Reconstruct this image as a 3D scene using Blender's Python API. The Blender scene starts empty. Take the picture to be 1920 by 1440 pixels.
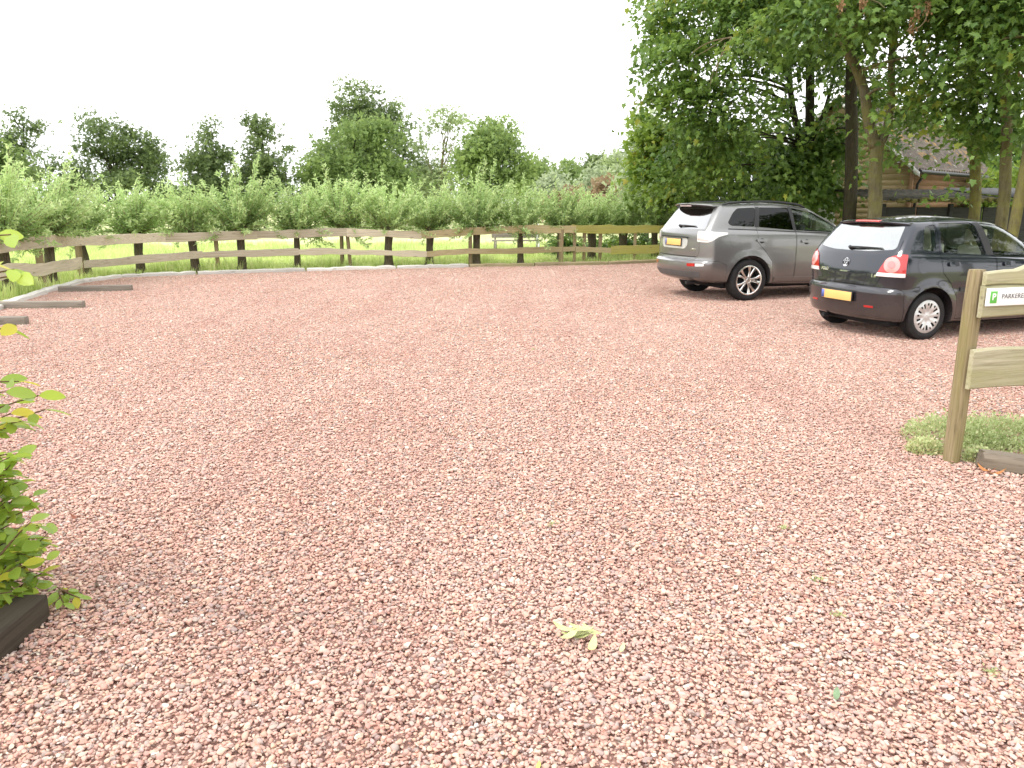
import bpy, bmesh, math, random
import numpy as np
from mathutils import Vector, Matrix
from mathutils.bvhtree import BVHTree

S = bpy.context.scene
COL = S.collection
R = math.radians

# ------------------------------------------------------------------ camera
FOC, PITCH, EYE = 1479.2, 0.22527, 1.618      # pixels (1920 wide frame), radians, metres
cam_d = bpy.data.cameras.new('camera')
cam_d.sensor_width = 36.0
cam_d.lens = FOC / 1920.0 * 36.0
cam_d.clip_end = 3000
cam_d.clip_start = 0.05
cam = bpy.data.objects.new('camera', cam_d)
COL.objects.link(cam)
cam.location = (0, 0, EYE)
cam.rotation_euler = (math.pi / 2 - PITCH, 0, 0)
S.camera = cam

# ------------------------------------------------------------------ sky, sun, exposure
CLOUD = 8.5
SUN_EL, SUN_AZ = R(52), R(-118)               # azimuth measured from +Y towards +X
w = bpy.data.worlds.new('World')
S.world = w
w.use_nodes = True
nt = w.node_tree
bg = nt.nodes['Background']
sky = nt.nodes.new('ShaderNodeTexSky')
sky.sky_type = 'NISHITA'
sky.sun_disc = False
sky.sun_elevation = SUN_EL
sky.sun_rotation = SUN_AZ
sky.air_density = 1.0
sky.dust_density = 2.0
sky.ozone_density = 1.0
hs = nt.nodes.new('ShaderNodeHueSaturation')   # overcast: nearly no blue left
hs.inputs['Saturation'].default_value = 0.10
hs.inputs['Value'].default_value = 1.0
nt.links.new(sky.outputs[0], hs.inputs['Color'])
# a closed, bright cloud deck over that sky, with faint soft structure
tcw = nt.nodes.new('ShaderNodeTexCoord')
cn = nt.nodes.new('ShaderNodeTexNoise'); cn.inputs['Scale'].default_value = 1.6; cn.inputs['Detail'].default_value = 5; cn.inputs['Roughness'].default_value = .55
mpw = nt.nodes.new('ShaderNodeMapping'); mpw.inputs['Scale'].default_value = (1, 1, 3.0)
nt.links.new(tcw.outputs['Generated'], mpw.inputs['Vector']); nt.links.new(mpw.outputs[0], cn.inputs['Vector'])
crw = nt.nodes.new('ShaderNodeValToRGB'); nt.links.new(cn.outputs['Fac'], crw.inputs[0])
crw.color_ramp.elements[0].position = .3; crw.color_ramp.elements[0].color = (.86, .875, .90, 1)
crw.color_ramp.elements[1].position = .7; crw.color_ramp.elements[1].color = (1, 1, 1, 1)
cl = nt.nodes.new('ShaderNodeMix'); cl.data_type = 'RGBA'; cl.blend_type = 'MULTIPLY'; cl.inputs[0].default_value = 1.0
nt.links.new(crw.outputs[0], cl.inputs[6]); cl.inputs[7].default_value = (CLOUD, CLOUD, CLOUD * 1.01, 1)
mw = nt.nodes.new('ShaderNodeMix'); mw.data_type = 'RGBA'; mw.inputs[0].default_value = .85
nt.links.new(hs.outputs[0], mw.inputs[6]); nt.links.new(cl.outputs[2], mw.inputs[7])
nt.links.new(mw.outputs[2], bg.inputs['Color'])
bg.inputs['Strength'].default_value = 0.15

sun_d = bpy.data.lights.new('sun', 'SUN')
sun_d.energy = 1.0
sun_d.angle = R(14)
sun_d.color = (1.0, 0.96, 0.9)
sun = bpy.data.objects.new('sun', sun_d)
COL.objects.link(sun)
sdir = Vector((math.sin(SUN_AZ) * math.cos(SUN_EL), math.cos(SUN_AZ) * math.cos(SUN_EL), math.sin(SUN_EL)))
sun.rotation_euler = sdir.to_track_quat('Z', 'Y').to_euler()

S.view_settings.view_transform = 'Standard'
S.view_settings.look = 'None'
S.view_settings.gamma = 1.0
S.view_settings.exposure = 1.05
S.cycles.use_denoising = True
S.cycles.max_bounces = 8
S.cycles.transparent_max_bounces = 16
S.cycles.diffuse_bounces = 4
S.cycles.glossy_bounces = 3
S.cycles.caustics_reflective = False
S.cycles.caustics_refractive = False

# ------------------------------------------------------------------ helpers
CS, SN = math.cos(PITCH), math.sin(PITCH)
def ray(px, py):
    a, b = (px - 960) / FOC, (720 - py) / FOC
    return np.array([a, CS + b * SN, -SN + b * CS])
def G(px, py, z=0.0):
    r = ray(px, py); t = (z - EYE) / r[2]
    return (r[0] * t, r[1] * t)
def D(px, py, y):
    r = ray(px, py); t = y / r[1]
    return np.array([r[0] * t, y, EYE + r[2] * t])

def tag(o, label=None, cat=None, group=None, kind=None):
    if label: o['label'] = label
    if cat: o['category'] = cat
    if group: o['group'] = group
    if kind: o['kind'] = kind
    return o

def empty(name, loc, rz=0.0, label=None, cat=None, group=None):
    o = bpy.data.objects.new(name, None)
    o.empty_display_size = 0.2
    COL.objects.link(o)
    o.location = loc
    o.rotation_euler = (0, 0, rz)
    return tag(o, label, cat, group)

def make_mesh(name, V, Fs, mats, tint=None, smooth=False, col=None):
    me = bpy.data.meshes.new(name)
    V = np.ascontiguousarray(V, dtype=np.float32).reshape(-1, 3)
    Fs = [np.asarray(f, dtype=np.int32) for f in Fs if len(f)]
    me.vertices.add(len(V)); me.vertices.foreach_set('co', V.ravel())
    idx = np.concatenate([f.ravel() for f in Fs])
    sz = np.concatenate([np.full(len(f), f.shape[1], np.int32) for f in Fs])
    me.loops.add(len(idx)); me.loops.foreach_set('vertex_index', idx)
    st = np.concatenate([[0], np.cumsum(sz)[:-1]]).astype(np.int32)
    me.polygons.add(len(sz)); me.polygons.foreach_set('loop_start', st)
    if smooth: me.polygons.foreach_set('use_smooth', np.ones(len(sz), dtype=bool))
    me.update(calc_edges=True)
    if tint is not None:
        a = me.attributes.new('tint', 'FLOAT', 'POINT')
        a.data.foreach_set('value', np.asarray(tint, np.float32))
    if col is not None:
        a = me.attributes.new('stone_col', 'FLOAT_COLOR', 'POINT')
        a.data.foreach_set('color', np.asarray(col, np.float32).ravel())
    for m in (mats if isinstance(mats, (list, tuple)) else [mats]):
        me.materials.append(m)
    return me

def link(name, me, parent=None):
    o = bpy.data.objects.new(name, me)
    COL.objects.link(o)
    if parent: o.parent = parent
    return o

class MB:
    """collects quads, triangles and tubes; build() makes ONE mesh object"""
    def __init__(self):
        self.v = []; self.f = {}; self.n = 0; self.t = []
    def add(self, V, F, tint=0.5):
        V = np.asarray(V, float).reshape(-1, 3)
        for f in F:
            self.f.setdefault(len(f), []).append([i + self.n for i in f])
        self.v.append(V); self.t.append(np.full(len(V), tint)); self.n += len(V)
        return self
    def addn(self, V, F, tint):
        V = np.asarray(V, float).reshape(-1, 3); F = np.asarray(F)
        self.f.setdefault(F.shape[1], []).extend((F + self.n).tolist())
        self.v.append(V); self.t.append(np.broadcast_to(np.asarray(tint, float), (len(V),)).copy()); self.n += len(V)
        return self
    def box(self, c, s, rz=0.0, bev=0.0, M=None):
        x, y, z = np.array(s) / 2.0
        b = min(bev, x * .9, y * .9, z * .9)
        if b <= 0:
            V = np.array([[i * x, j * y, k * z] for k in (-1, 1) for j in (-1, 1) for i in (-1, 1)])
            F = [(0, 2, 3, 1), (4, 5, 7, 6), (0, 1, 5, 4), (2, 6, 7, 3), (0, 4, 6, 2), (1, 3, 7, 5)]
        else:
            bm = bmesh.new(); bmesh.ops.create_cube(bm, size=1.0)
            for v in bm.verts: v.co = Vector((v.co.x * 2 * x, v.co.y * 2 * y, v.co.z * 2 * z))
            bmesh.ops.bevel(bm, geom=list(bm.edges), offset=b, segments=2, affect='EDGES', profile=0.6)
            bm.verts.index_update()
            V = np.array([v.co[:] for v in bm.verts]); F = [tuple(v.index for v in f.verts) for f in bm.faces]
            bm.free()
        if M is not None: V = V @ np.array(M.to_3x3()).T
        c_, s_ = math.cos(rz), math.sin(rz)
        V = V @ np.array([[c_, s_, 0], [-s_, c_, 0], [0, 0, 1]]) + np.array(c)
        return self.add(V, F)
    def tube(self, path, rad, n=8, cap=True, squash=None, tint=0.5, wob=0.0, rng=None):
        P = np.asarray(path, float); m = len(P)
        rad = np.broadcast_to(np.asarray(rad, float), (m,))
        T = np.gradient(P, axis=0); T /= np.linalg.norm(T, axis=1)[:, None] + 1e-9
        up = np.array([0, 0, 1.0]) if abs(T[0][2]) < .9 else np.array([1.0, 0, 0])
        rings = []
        A = np.cross(up, T[0]); A /= np.linalg.norm(A)
        ang = np.linspace(0, 2 * math.pi, n, endpoint=False)
        for i in range(m):
            A = A - T[i] * A.dot(T[i]); A /= np.linalg.norm(A) + 1e-9
            B = np.cross(T[i], A)
            rr = rad[i] * (1 + (wob * rng.standard_normal(n) if wob else 0))
            rings.append(P[i] + (np.cos(ang) * rr)[:, None] * A + (np.sin(ang) * rr)[:, None] * B)
        V = np.concatenate(rings)
        F = [(i * n + j, i * n + (j + 1) % n, (i + 1) * n + (j + 1) % n, (i + 1) * n + j) for i in range(m - 1) for j in range(n)]
        if cap: F += [tuple(range(n - 1, -1, -1)), tuple((m - 1) * n + j for j in range(n))]
        return self.add(V, F, tint)
    def prism(self, poly, axis, a, b):
        """poly: 2-D outline; axis 'x': (y,z) outline swept in x; 'y': (x,z); 'z': (x,y)"""
        n = len(poly); V = []
        for t in (a, b):
            for p in poly:
                V.append({'x': (t, p[0], p[1]), 'y': (p[0], t, p[1]), 'z': (p[0], p[1], t)}[axis])
        F = [tuple(range(n - 1, -1, -1)), tuple(range(n, 2 * n))] + [(i, (i + 1) % n, n + (i + 1) % n, n + i) for i in range(n)]
        return self.add(V, F)
    def lathe(self, prof, c=(0, 0, 0), n=40, axis='y', close=False):
        """prof: (radius, along axis)"""
        ang = np.linspace(0, 2 * math.pi, n, endpoint=False); V = []
        for r, h in prof:
            for a in ang:
                p = (r * math.cos(a), h, r * math.sin(a)) if axis == 'y' else (r * math.cos(a), r * math.sin(a), h)
                V.append(p)
        m = len(prof)
        F = [(i * n + j, i * n + (j + 1) % n, (i + 1) * n + (j + 1) % n, (i + 1) * n + j) for i in range(m - 1) for j in range(n)]
        if close: F += [((m - 1) * n + j, (m - 1) * n + (j + 1) % n, (j + 1) % n, j) for j in range(n)]
        return self.add(np.array(V) + np.array(c), F)
    def build(self, name, mat, parent=None, smooth=False, fix=True, sharp=None):
        V = np.concatenate(self.v)
        me = make_mesh(name, V, [np.array(f) for f in self.f.values()], mat, np.concatenate(self.t), smooth)
        if fix:
            bm = bmesh.new(); bm.from_mesh(me); bmesh.ops.recalc_face_normals(bm, faces=bm.faces); bm.to_mesh(me); bm.free()
        if sharp is not None:
            me.polygons.foreach_set('use_smooth', np.ones(len(me.polygons), dtype=bool))
            me.set_sharp_from_angle(angle=R(sharp))
        return link(name, me, parent)

# ------------------------------------------------------------------ materials
def new_mat(name):
    m = bpy.data.materials.new(name); m.use_nodes = True
    return m, m.node_tree, m.node_tree.nodes['Principled BSDF']
def nd(t, kind, **kw):
    n = t.nodes.new(kind)
    for k, v in kw.items(): setattr(n, k, v)
    return n
def ramp(t, fac, stops):
    r = t.nodes.new('ShaderNodeValToRGB')
    el = r.color_ramp.elements
    while len(el) < len(stops): el.new(0.5)
    for e, (p, c) in zip(el, stops): e.position = p; e.color = (*c, 1)
    t.links.new(fac, r.inputs[0]); return r.outputs[0]
def noise(t, scale, detail=4, rough=.55, vec=None, dist=0.0):
    n = t.nodes.new('ShaderNodeTexNoise')
    n.inputs['Scale'].default_value = scale; n.inputs['Detail'].default_value = detail
    n.inputs['Roughness'].default_value = rough; n.inputs['Distortion'].default_value = dist
    if vec is not None: t.links.new(vec, n.inputs['Vector'])
    return n.outputs['Fac']
def mapping(t, src, scale=(1, 1, 1), rot=(0, 0, 0)):
    m = t.nodes.new('ShaderNodeMapping')
    m.inputs['Scale'].default_value = scale; m.inputs['Rotation'].default_value = rot
    t.links.new(src, m.inputs['Vector']); return m.outputs[0]
def objco(t):
    return t.nodes.new('ShaderNodeTexCoord').outputs['Object']
def worldpos(t):
    return t.nodes.new('ShaderNodeNewGeometry').outputs['Position']
def bump(t, bs, h, strength=.4, dist=.01):
    b = t.nodes.new('ShaderNodeBump'); b.inputs['Strength'].default_value = strength; b.inputs['Distance'].default_value = dist
    t.links.new(h, b.inputs['Height']); t.links.new(b.outputs[0], bs.inputs['Normal'])
def mixc(t, fac, a, b, mode='MIX'):
    m = t.nodes.new('ShaderNodeMix'); m.data_type = 'RGBA'; m.blend_type = mode
    if hasattr(fac, 'links'): t.links.new(fac, m.inputs[0])
    else: m.inputs[0].default_value = fac
    for s, x in ((6, a), (7, b)):
        if hasattr(x, 'links'): t.links.new(x, m.inputs[s])
        else: m.inputs[s].default_value = (*x, 1)
    return m.outputs[2]

def plain(name, c, rough=.6, metal=0.0, coat=0.0, spec=.5, var=.12, scale=6.0, ior=1.5):
    m, t, b = new_mat(name)
    n = noise(t, scale, 5, .6, objco(t))
    lo = tuple(x * (1 - var) for x in c); hi = tuple(min(1, x * (1 + var)) for x in c)
    t.links.new(ramp(t, n, [(.3, lo), (.7, hi)]), b.inputs['Base Color'])
    b.inputs['Roughness'].default_value = rough; b.inputs['Metallic'].default_value = metal
    b.inputs['Coat Weight'].default_value = coat; b.inputs['Coat Roughness'].default_value = .03
    b.inputs['Specular IOR Level'].default_value = spec; b.inputs['IOR'].default_value = ior
    return m

def wood_mat(name, dark, light, stain=None, stain_amt=.5, axis=0, rough=.85, grain=1.0):
    """weathered board: long grain along one object axis, cracks, algae stain"""
    m, t, b = new_mat(name)
    co = objco(t)
    sc = [38 * grain] * 3; sc[axis] = 1.6 * grain
    g = noise(t, 1.0, 7, .65, mapping(t, co, sc), .6)
    c = ramp(t, g, [(.28, dark), (.5, tuple((a + 2 * d) / 3 for a, d in zip(dark, light))), (.72, light)])
    rn = t.nodes.new('ShaderNodeObjectInfo').outputs['Random']
    big = noise(t, 1.1, 4, .6, co)
    c = mixc(t, ramp(t, big, [(.35, (.0,) * 3), (.75, (.55,) * 3)]), c, tuple(x * .72 for x in light))
    sc2 = [7.0] * 3; sc2[axis] = 1.2
    if stain:
        st = noise(t, 1.0, 5, .7, mapping(t, co, sc2))
        c = mixc(t, ramp(t, st, [(.5 - .25 * stain_amt, (0,) * 3), (.5 + .3 * (1.2 - stain_amt), (stain_amt,) * 3)]), c, stain)
    kn = t.nodes.new('ShaderNodeTexVoronoi'); kn.inputs['Scale'].default_value = 1.0
    sc3 = [9.0] * 3; sc3[axis] = 2.2
    t.links.new(mapping(t, co, sc3), kn.inputs['Vector'])
    c = mixc(t, ramp(t, kn.outputs['Distance'], [(.05, (.75,) * 3), (.16, (0,) * 3)]), c, tuple(x * .55 for x in dark))
    hv = t.nodes.new('ShaderNodeHueSaturation'); t.links.new(c, hv.inputs['Color'])
    mr = t.nodes.new('ShaderNodeMapRange'); t.links.new(rn, mr.inputs[0])
    mr.inputs['To Min'].default_value = .85; mr.inputs['To Max'].default_value = 1.15
    t.links.new(mr.outputs[0], hv.inputs['Value'])
    t.links.new(hv.outputs[0], b.inputs['Base Color'])
    b.inputs['Roughness'].default_value = rough; b.inputs['Specular IOR Level'].default_value = .25
    bump(t, b, g, .6, .006)
    return m

def leaf_mat(name, dark, light, trans=.35, rough=.5, spec=.35, autumn=None):
    m, t, b = new_mat(name)
    at = t.nodes.new('ShaderNodeAttribute'); at.attribute_name = 'tint'
    stops = [(0.0, dark), (.55, tuple((a + b_) / 2 for a, b_ in zip(dark, light))), (.93, light)]
    if autumn: stops.append((1.0, autumn))
    c = ramp(t, at.outputs['Fac'], stops)
    n = noise(t, .7, 3, .6, worldpos(t))
    c = mixc(t, ramp(t, n, [(.35, (0,) * 3), (.7, (.45,) * 3)]), c, tuple(x * 1.15 for x in light))
    t.links.new(c, b.inputs['Base Color'])
    b.inputs['Roughness'].default_value = rough; b.inputs['Specular IOR Level'].default_value = spec
    tr = t.nodes.new('ShaderNodeBsdfTranslucent')
    hs_ = t.nodes.new('ShaderNodeHueSaturation'); hs_.inputs['Value'].default_value = 1.5; hs_.inputs['Hue'].default_value = .485
    t.links.new(c, hs_.inputs['Color']); t.links.new(hs_.outputs[0], tr.inputs['Color'])
    mx = t.nodes.new('ShaderNodeMixShader'); mx.inputs[0].default_value = trans
    t.links.new(b.outputs[0], mx.inputs[1]); t.links.new(tr.outputs[0], mx.inputs[2])
    t.links.new(mx.outputs[0], t.nodes['Material Output'].inputs['Surface'])
    return m

def bark_mat(name, dark, light, moss=None, moss_amt=.4, scale=1.0):
    m, t, b = new_mat(name)
    co = objco(t)
    n = noise(t, 1, 8, .7, mapping(t, co, (26 * scale, 26 * scale, 5 * scale)), .4)
    c = ramp(t, n, [(.32, dark), (.68, light)])
    if moss:
        k = noise(t, 2.2, 5, .65, co)
        c = mixc(t, ramp(t, k, [(.42, (0,) * 3), (.62, (moss_amt,) * 3)]), c, moss)
    t.links.new(c, b.inputs['Base Color']); b.inputs['Roughness'].default_value = .9
    b.inputs['Specular IOR Level'].default_value = .2
    bump(t, b, n, .8, .02)
    return m

def glass_mat(name, tint, f0=.05):
    """thin pane: tinted see-through layer under a clear reflecting face (Schlick reflection, same from both sides)"""
    m, t, b = new_mat(name)
    t.nodes.remove(b)
    tr = t.nodes.new('ShaderNodeBsdfTransparent'); tr.inputs[0].default_value = (*tint, 1)
    gl = t.nodes.new('ShaderNodeBsdfGlossy'); gl.inputs['Roughness'].default_value = .015
    gl.inputs['Color'].default_value = (1, 1, 1, 1)
    lw = t.nodes.new('ShaderNodeLayerWeight'); lw.inputs['Blend'].default_value = .5
    pw = t.nodes.new('ShaderNodeMath'); pw.operation = 'POWER'; pw.inputs[1].default_value = 5.0
    t.links.new(lw.outputs['Facing'], pw.inputs[0])
    ml = t.nodes.new('ShaderNodeMath'); ml.operation = 'MULTIPLY_ADD'; ml.use_clamp = True
    ml.inputs[1].default_value = 1 - f0; ml.inputs[2].default_value = f0
    t.links.new(pw.outputs[0], ml.inputs[0])
    mx = t.nodes.new('ShaderNodeMixShader')
    t.links.new(ml.outputs[0], mx.inputs[0]); t.links.new(tr.outputs[0], mx.inputs[1]); t.links.new(gl.outputs[0], mx.inputs[2])
    t.links.new(mx.outputs[0], t.nodes['Material Output'].inputs['Surface'])
    return m

def scatter(name, pts, sources, mat, rot90=True, smin=1.0, smax=1.0, seed=0, label=None, cat=None):
    """one 'stuff' object: patch meshes placed on a field of points"""
    coll = bpy.data.collections.new(name + '_sources')
    for i, me in enumerate(sources):
        coll.objects.link(bpy.data.objects.new(name + '_patch', me))
    me = bpy.data.meshes.new(name)
    me.vertices.add(len(pts)); me.vertices.foreach_set('co', np.asarray(pts, np.float32).ravel()); me.update()
    me.materials.append(mat)
    o = link(name, me)
    ng = bpy.data.node_groups.new(name + '_field', 'GeometryNodeTree')
    ng.interface.new_socket('Geometry', in_out='INPUT', socket_type='NodeSocketGeometry')
    ng.interface.new_socket('Geometry', in_out='OUTPUT', socket_type='NodeSocketGeometry')
    gi = ng.nodes.new('NodeGroupInput'); go = ng.nodes.new('NodeGroupOutput')
    ci = ng.nodes.new('GeometryNodeCollectionInfo'); ci.inputs['Collection'].default_value = coll
    ci.inputs['Separate Children'].default_value = True; ci.inputs['Reset Children'].default_value = True
    ip = ng.nodes.new('GeometryNodeInstanceOnPoints'); ip.inputs['Pick Instance'].default_value = True
    ri = ng.nodes.new('FunctionNodeRandomValue'); ri.data_type = 'INT'
    def si(n, nm, v):
        for s in n.inputs:
            if s.name == nm and s.enabled: s.default_value = v
    def so(n):
        return [s for s in n.outputs if s.enabled][0]
    si(ri, 'Min', 0); si(ri, 'Max', len(sources) - 1); si(ri, 'Seed', seed + 1)
    rr = ng.nodes.new('FunctionNodeRandomValue')
    mul = ng.nodes.new('ShaderNodeMath'); mul.operation = 'MULTIPLY'
    if rot90:
        rr.data_type = 'INT'; si(rr, 'Min', 0); si(rr, 'Max', 3); mul.inputs[1].default_value = math.pi / 2
    else:
        rr.data_type = 'FLOAT'; si(rr, 'Min', 0.0); si(rr, 'Max', 1.0); mul.inputs[1].default_value = 2 * math.pi
    si(rr, 'Seed', seed + 2)
    cx = ng.nodes.new('ShaderNodeCombineXYZ')
    rs = ng.nodes.new('FunctionNodeRandomValue'); rs.data_type = 'FLOAT'; si(rs, 'Min', smin); si(rs, 'Max', smax); si(rs, 'Seed', seed + 3)
    L = ng.links.new
    L(gi.outputs[0], ip.inputs['Points']); L(ci.outputs[0], ip.inputs['Instance']); L(so(ri), ip.inputs['Instance Index'])
    L(so(rr), mul.inputs[0]); L(mul.outputs[0], cx.inputs['Z']); L(cx.outputs[0], ip.inputs['Rotation'])
    L(so(rs), ip.inputs['Scale']); L(ip.outputs[0], go.inputs[0])
    md = o.modifiers.new('field', 'NODES'); md.node_group = ng
    return tag(o, label, cat, None, 'stuff')

def in_poly(P, poly):
    P = np.asarray(P); x, y = P[:, 0], P[:, 1]; c = np.zeros(len(P), bool)
    for (x0, y0), (x1, y1) in zip(poly, poly[1:] + poly[:1]):
        k = ((y0 > y) != (y1 > y)) & (x < (x1 - x0) * (y - y0) / ((y1 - y0) + 1e-12) + x0)
        c ^= k
    return c
# ------------------------------------------------------------------ ground
KERB = [(-5.3, 4.2), (-6.4, 7.2), (-7.3, 10.0), (-8.09, 12.42), (-8.40, 13.75), (-8.80, 15.18), (-8.98, 16.50), (-8.86, 17.45), (-8.06, 18.16),
        (-6.10, 18.90), (-4.25, 19.70), (-2.68, 20.15), (-1.12, 20.65), (0.25, 20.98), (1.41, 21.15), (2.86, 21.55), (4.14, 22.3), (5.6, 22.9)]
LOT = KERB + [(6.2, 21.5), (6.8, 19.2), (10.5, 16.2), (12.5, 12.0), (12.0, 5.0), (9.0, -2.5), (-4.5, -2.5)]

m_meadow, t, b = new_mat('meadow_turf')
p = worldpos(t)
n1 = noise(t, .35, 5, .6, p); n2 = noise(t, 9, 6, .7, p)
c = ramp(t, n1, [(.3, (.46, .52, .20)), (.5, (.60, .61, .33)), (.7, (.66, .63, .42))])
c = mixc(t, ramp(t, n2, [(.35, (.0,) * 3), (.75, (.6,) * 3)]), c, (.42, .49, .17))
t.links.new(c, b.inputs['Base Color']); b.inputs['Roughness'].default_value = 1.0; b.inputs['Specular IOR Level'].default_value = .1
bump(t, b, n2, .8, .04)

# one sheet to the horizon, gently uneven in the meadow
xs = np.concatenate([np.linspace(-900, -40, 22), np.linspace(-36, 36, 60), np.linspace(40, 900, 22)])
ys = np.concatenate([np.linspace(-60, -4, 8), np.linspace(-2, 60, 63), np.linspace(66, 1400, 40)])
gx, gy = np.meshgrid(xs, ys, indexing='ij')
gz = -0.035 + 0 * gx
V = np.stack([gx, gy, gz], -1).reshape(-1, 3)
nx, ny = gx.shape
ii = np.arange(nx * ny).reshape(nx, ny)
F = np.stack([ii[:-1, :-1], ii[1:, :-1], ii[1:, 1:], ii[:-1, 1:]], -1).reshape(-1, 4)
tag(link('ground', make_mesh('ground', V, [F], m_meadow, smooth=True)), kind='structure')

# parking lot bed under the stones
m_bed, t, b = new_mat('gravel_bed')
p = worldpos(t)
vo = t.nodes.new('ShaderNodeTexVoronoi'); vo.inputs['Scale'].default_value = 55; t.links.new(p, vo.inputs['Vector'])
c = ramp(t, noise(t, 1.3, 4, .6, p), [(.35, (.45, .28, .235)), (.7, (.53, .345, .29))])
c = mixc(t, ramp(t, vo.outputs['Distance'], [(.2, (0,) * 3), (.6, (.7,) * 3)]), c, (.30, .175, .14))
t.links.new(c, b.inputs['Base Color']); b.inputs['Roughness'].default_value = .95; b.inputs['Specular IOR Level'].default_value = .15
bump(t, b, vo.outputs['Distance'], .7, .01)
bm = bmesh.new()
f = bm.faces.new([bm.verts.new((x, y, -0.012)) for x, y in LOT]); bmesh.ops.triangulate(bm, faces=[f])
me = bpy.data.meshes.new('parking_lot'); bm.to_mesh(me); bm.free(); me.materials.append(m_bed)
tag(link('parking_lot', me), kind='structure')

# the stones themselves: patches of individually shaped pebbles
m_stone, t, b = new_mat('pink_gravel')
at = t.nodes.new('ShaderNodeAttribute'); at.attribute_name = 'stone_col'
p = worldpos(t)
sp = noise(t, 420, 3, .6, p)
c = mixc(t, ramp(t, sp, [(.4, (.0,) * 3), (.7, (.35,) * 3)]), at.outputs['Color'], (.55, .385, .335))
dust = noise(t, .55, 5, .62, p)
c = mixc(t, ramp(t, dust, [(.38, (.0,) * 3), (.70, (.45,) * 3)]), c, (.60, .415, .355))
wet = noise(t, .9, 4, .6, mapping(t, p, (1.3, .34, 1), (0, 0, .5)), .8)
c = mixc(t, ramp(t, wet, [(.48, (.0,) * 3), (.74, (.42,) * 3)]), c, (.42, .235, .19))
t.links.new(c, b.inputs['Base Color']); b.inputs['Roughness'].default_value = .82; b.inputs['Specular IOR Level'].default_value = .3

def ico(sub=1):
    bm = bmesh.new(); bmesh.ops.create_icosphere(bm, subdivisions=sub, radius=1.0)
    bm.verts.index_update()
    V = np.array([v.co[:] for v in bm.verts]); F = np.array([[v.index for v in f.verts] for f in bm.faces]); bm.free()
    return V, F
PAL = np.array([(.50, .235, .18), (.56, .30, .23), (.46, .20, .15), (.60, .36, .28), (.52, .27, .20), (.40, .155, .115),
                (.63, .43, .34), (.66, .52, .43), (.44, .24, .20), (.58, .33, .22), (.20, .17, .165), (.33, .27, .25), (.70, .62, .54), (.47, .29, .26)])
PAL = np.clip((PAL * .72 + np.array([.52, .275, .21]) * .28) * np.array([1.04, 1.235, 1.245]), 0, .62)
PW = np.array([12, 12, 9, 10, 12, 7, 8, 4, 7, 6, 7.0, 7, 1.2, 5]); PW /= PW.sum()
def stone_patch(name, size, spacing, seed, sub=2):
    rng = np.random.default_rng(seed)
    BV, BF = ico(sub)
    n = int(size / spacing)
    k = np.arange(n)
    cx, cy = np.meshgrid(k, k)
    c = (np.stack([cx.ravel(), cy.ravel()], 1) + .5 + rng.uniform(-.42, .42, (n * n, 2))) / n * size - size / 2
    m2 = int(n * n * .62)                                          # a loose upper layer
    c = np.concatenate([c, rng.uniform(-size / 2, size / 2, (m2, 2))])
    N = len(c)
    L = spacing * rng.lognormal(-.60, .36, N).clip(.3, 1.25)
    sx, sy, sz = L * rng.uniform(.85, 1.25, N), L * rng.uniform(.62, .95, N), L * rng.uniform(.38, .66, N)
    z = rng.uniform(-.004, .006, N); z[n * n:] += rng.uniform(.004, .011, m2)
    P = BV[None] * np.stack([sx, sy, sz], 1)[:, None, :]
    # lumpy facets: every stone gets its own low order bumps
    for _ in range(6):
        d = rng.standard_normal((N, 1, 3)); d /= np.linalg.norm(d, axis=2, keepdims=True)
        s = (BV[None] * d).sum(2)
        P = P * (1 + (rng.uniform(-.10, .14, (N, 1)) * np.clip(s, 0, 1) ** 2))[..., None]
        cut = rng.uniform(.42, .85, (N, 1))
        ex = np.clip(s - cut, 0, None)
        P = P - (ex * np.linalg.norm(P, axis=2))[..., None] * d
    # tilt + turn
    a = rng.uniform(0, 2 * math.pi, N); tl = rng.normal(0, .35, N); ca, sa, ct, st_ = np.cos(a), np.sin(a), np.cos(tl), np.sin(tl)
    x, y, zz = P[..., 0], P[..., 1], P[..., 2]
    y, zz = y * ct[:, None] - zz * st_[:, None], y * st_[:, None] + zz * ct[:, None]
    x, y = x * ca[:, None] - y * sa[:, None], x * sa[:, None] + y * ca[:, None]
    P = np.stack([x + c[:, :1], y + c[:, 1:], zz + z[:, None]], -1)
    col = PAL[rng.choice(len(PAL), N, p=PW)] * rng.uniform(.85, 1.13, (N, 1)) * rng.uniform(.95, 1.05, (N, 3))
    col = np.repeat(np.clip(col, .03, .85), len(BV), 0)
    F = (BF[None] + (np.arange(N) * len(BV))[:, None, None]).reshape(-1, 3)
    return make_mesh(name, P.reshape(-1, 3), [F], m_stone, smooth=True, col=np.concatenate([col, np.ones((len(col), 1))], 1))

CELL = .45
def cells(poly, x0, x1, y0, y1, cell):
    a, b_ = np.meshgrid(np.arange(x0, x1, cell), np.arange(y0, y1, cell))
    P = np.stack([a.ravel(), b_.ravel()], 1)
    return P[in_poly(P, poly)]
P = cells(LOT, -10, 13, -2.4, 23.2, CELL)
# leave out what lies outside the wedge a camera here or a step aside could see
keep = (np.abs(P[:, 0]) < 2.6 + .80 * np.clip(P[:, 1], 0, None)) & (P[:, 1] > .6)
P = P[keep]
near = P[:, 1] < 8.5
patches = [stone_patch('gravel_patch', CELL, .0148, 100 + i, 2) for i in range(7)]
pts = np.concatenate([P, np.full((len(P), 1), -.002)], 1)
scatter('gravel', pts, patches, m_stone, True, seed=5, label='pink and red gravel covering the whole parking area', cat='gravel')

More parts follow.
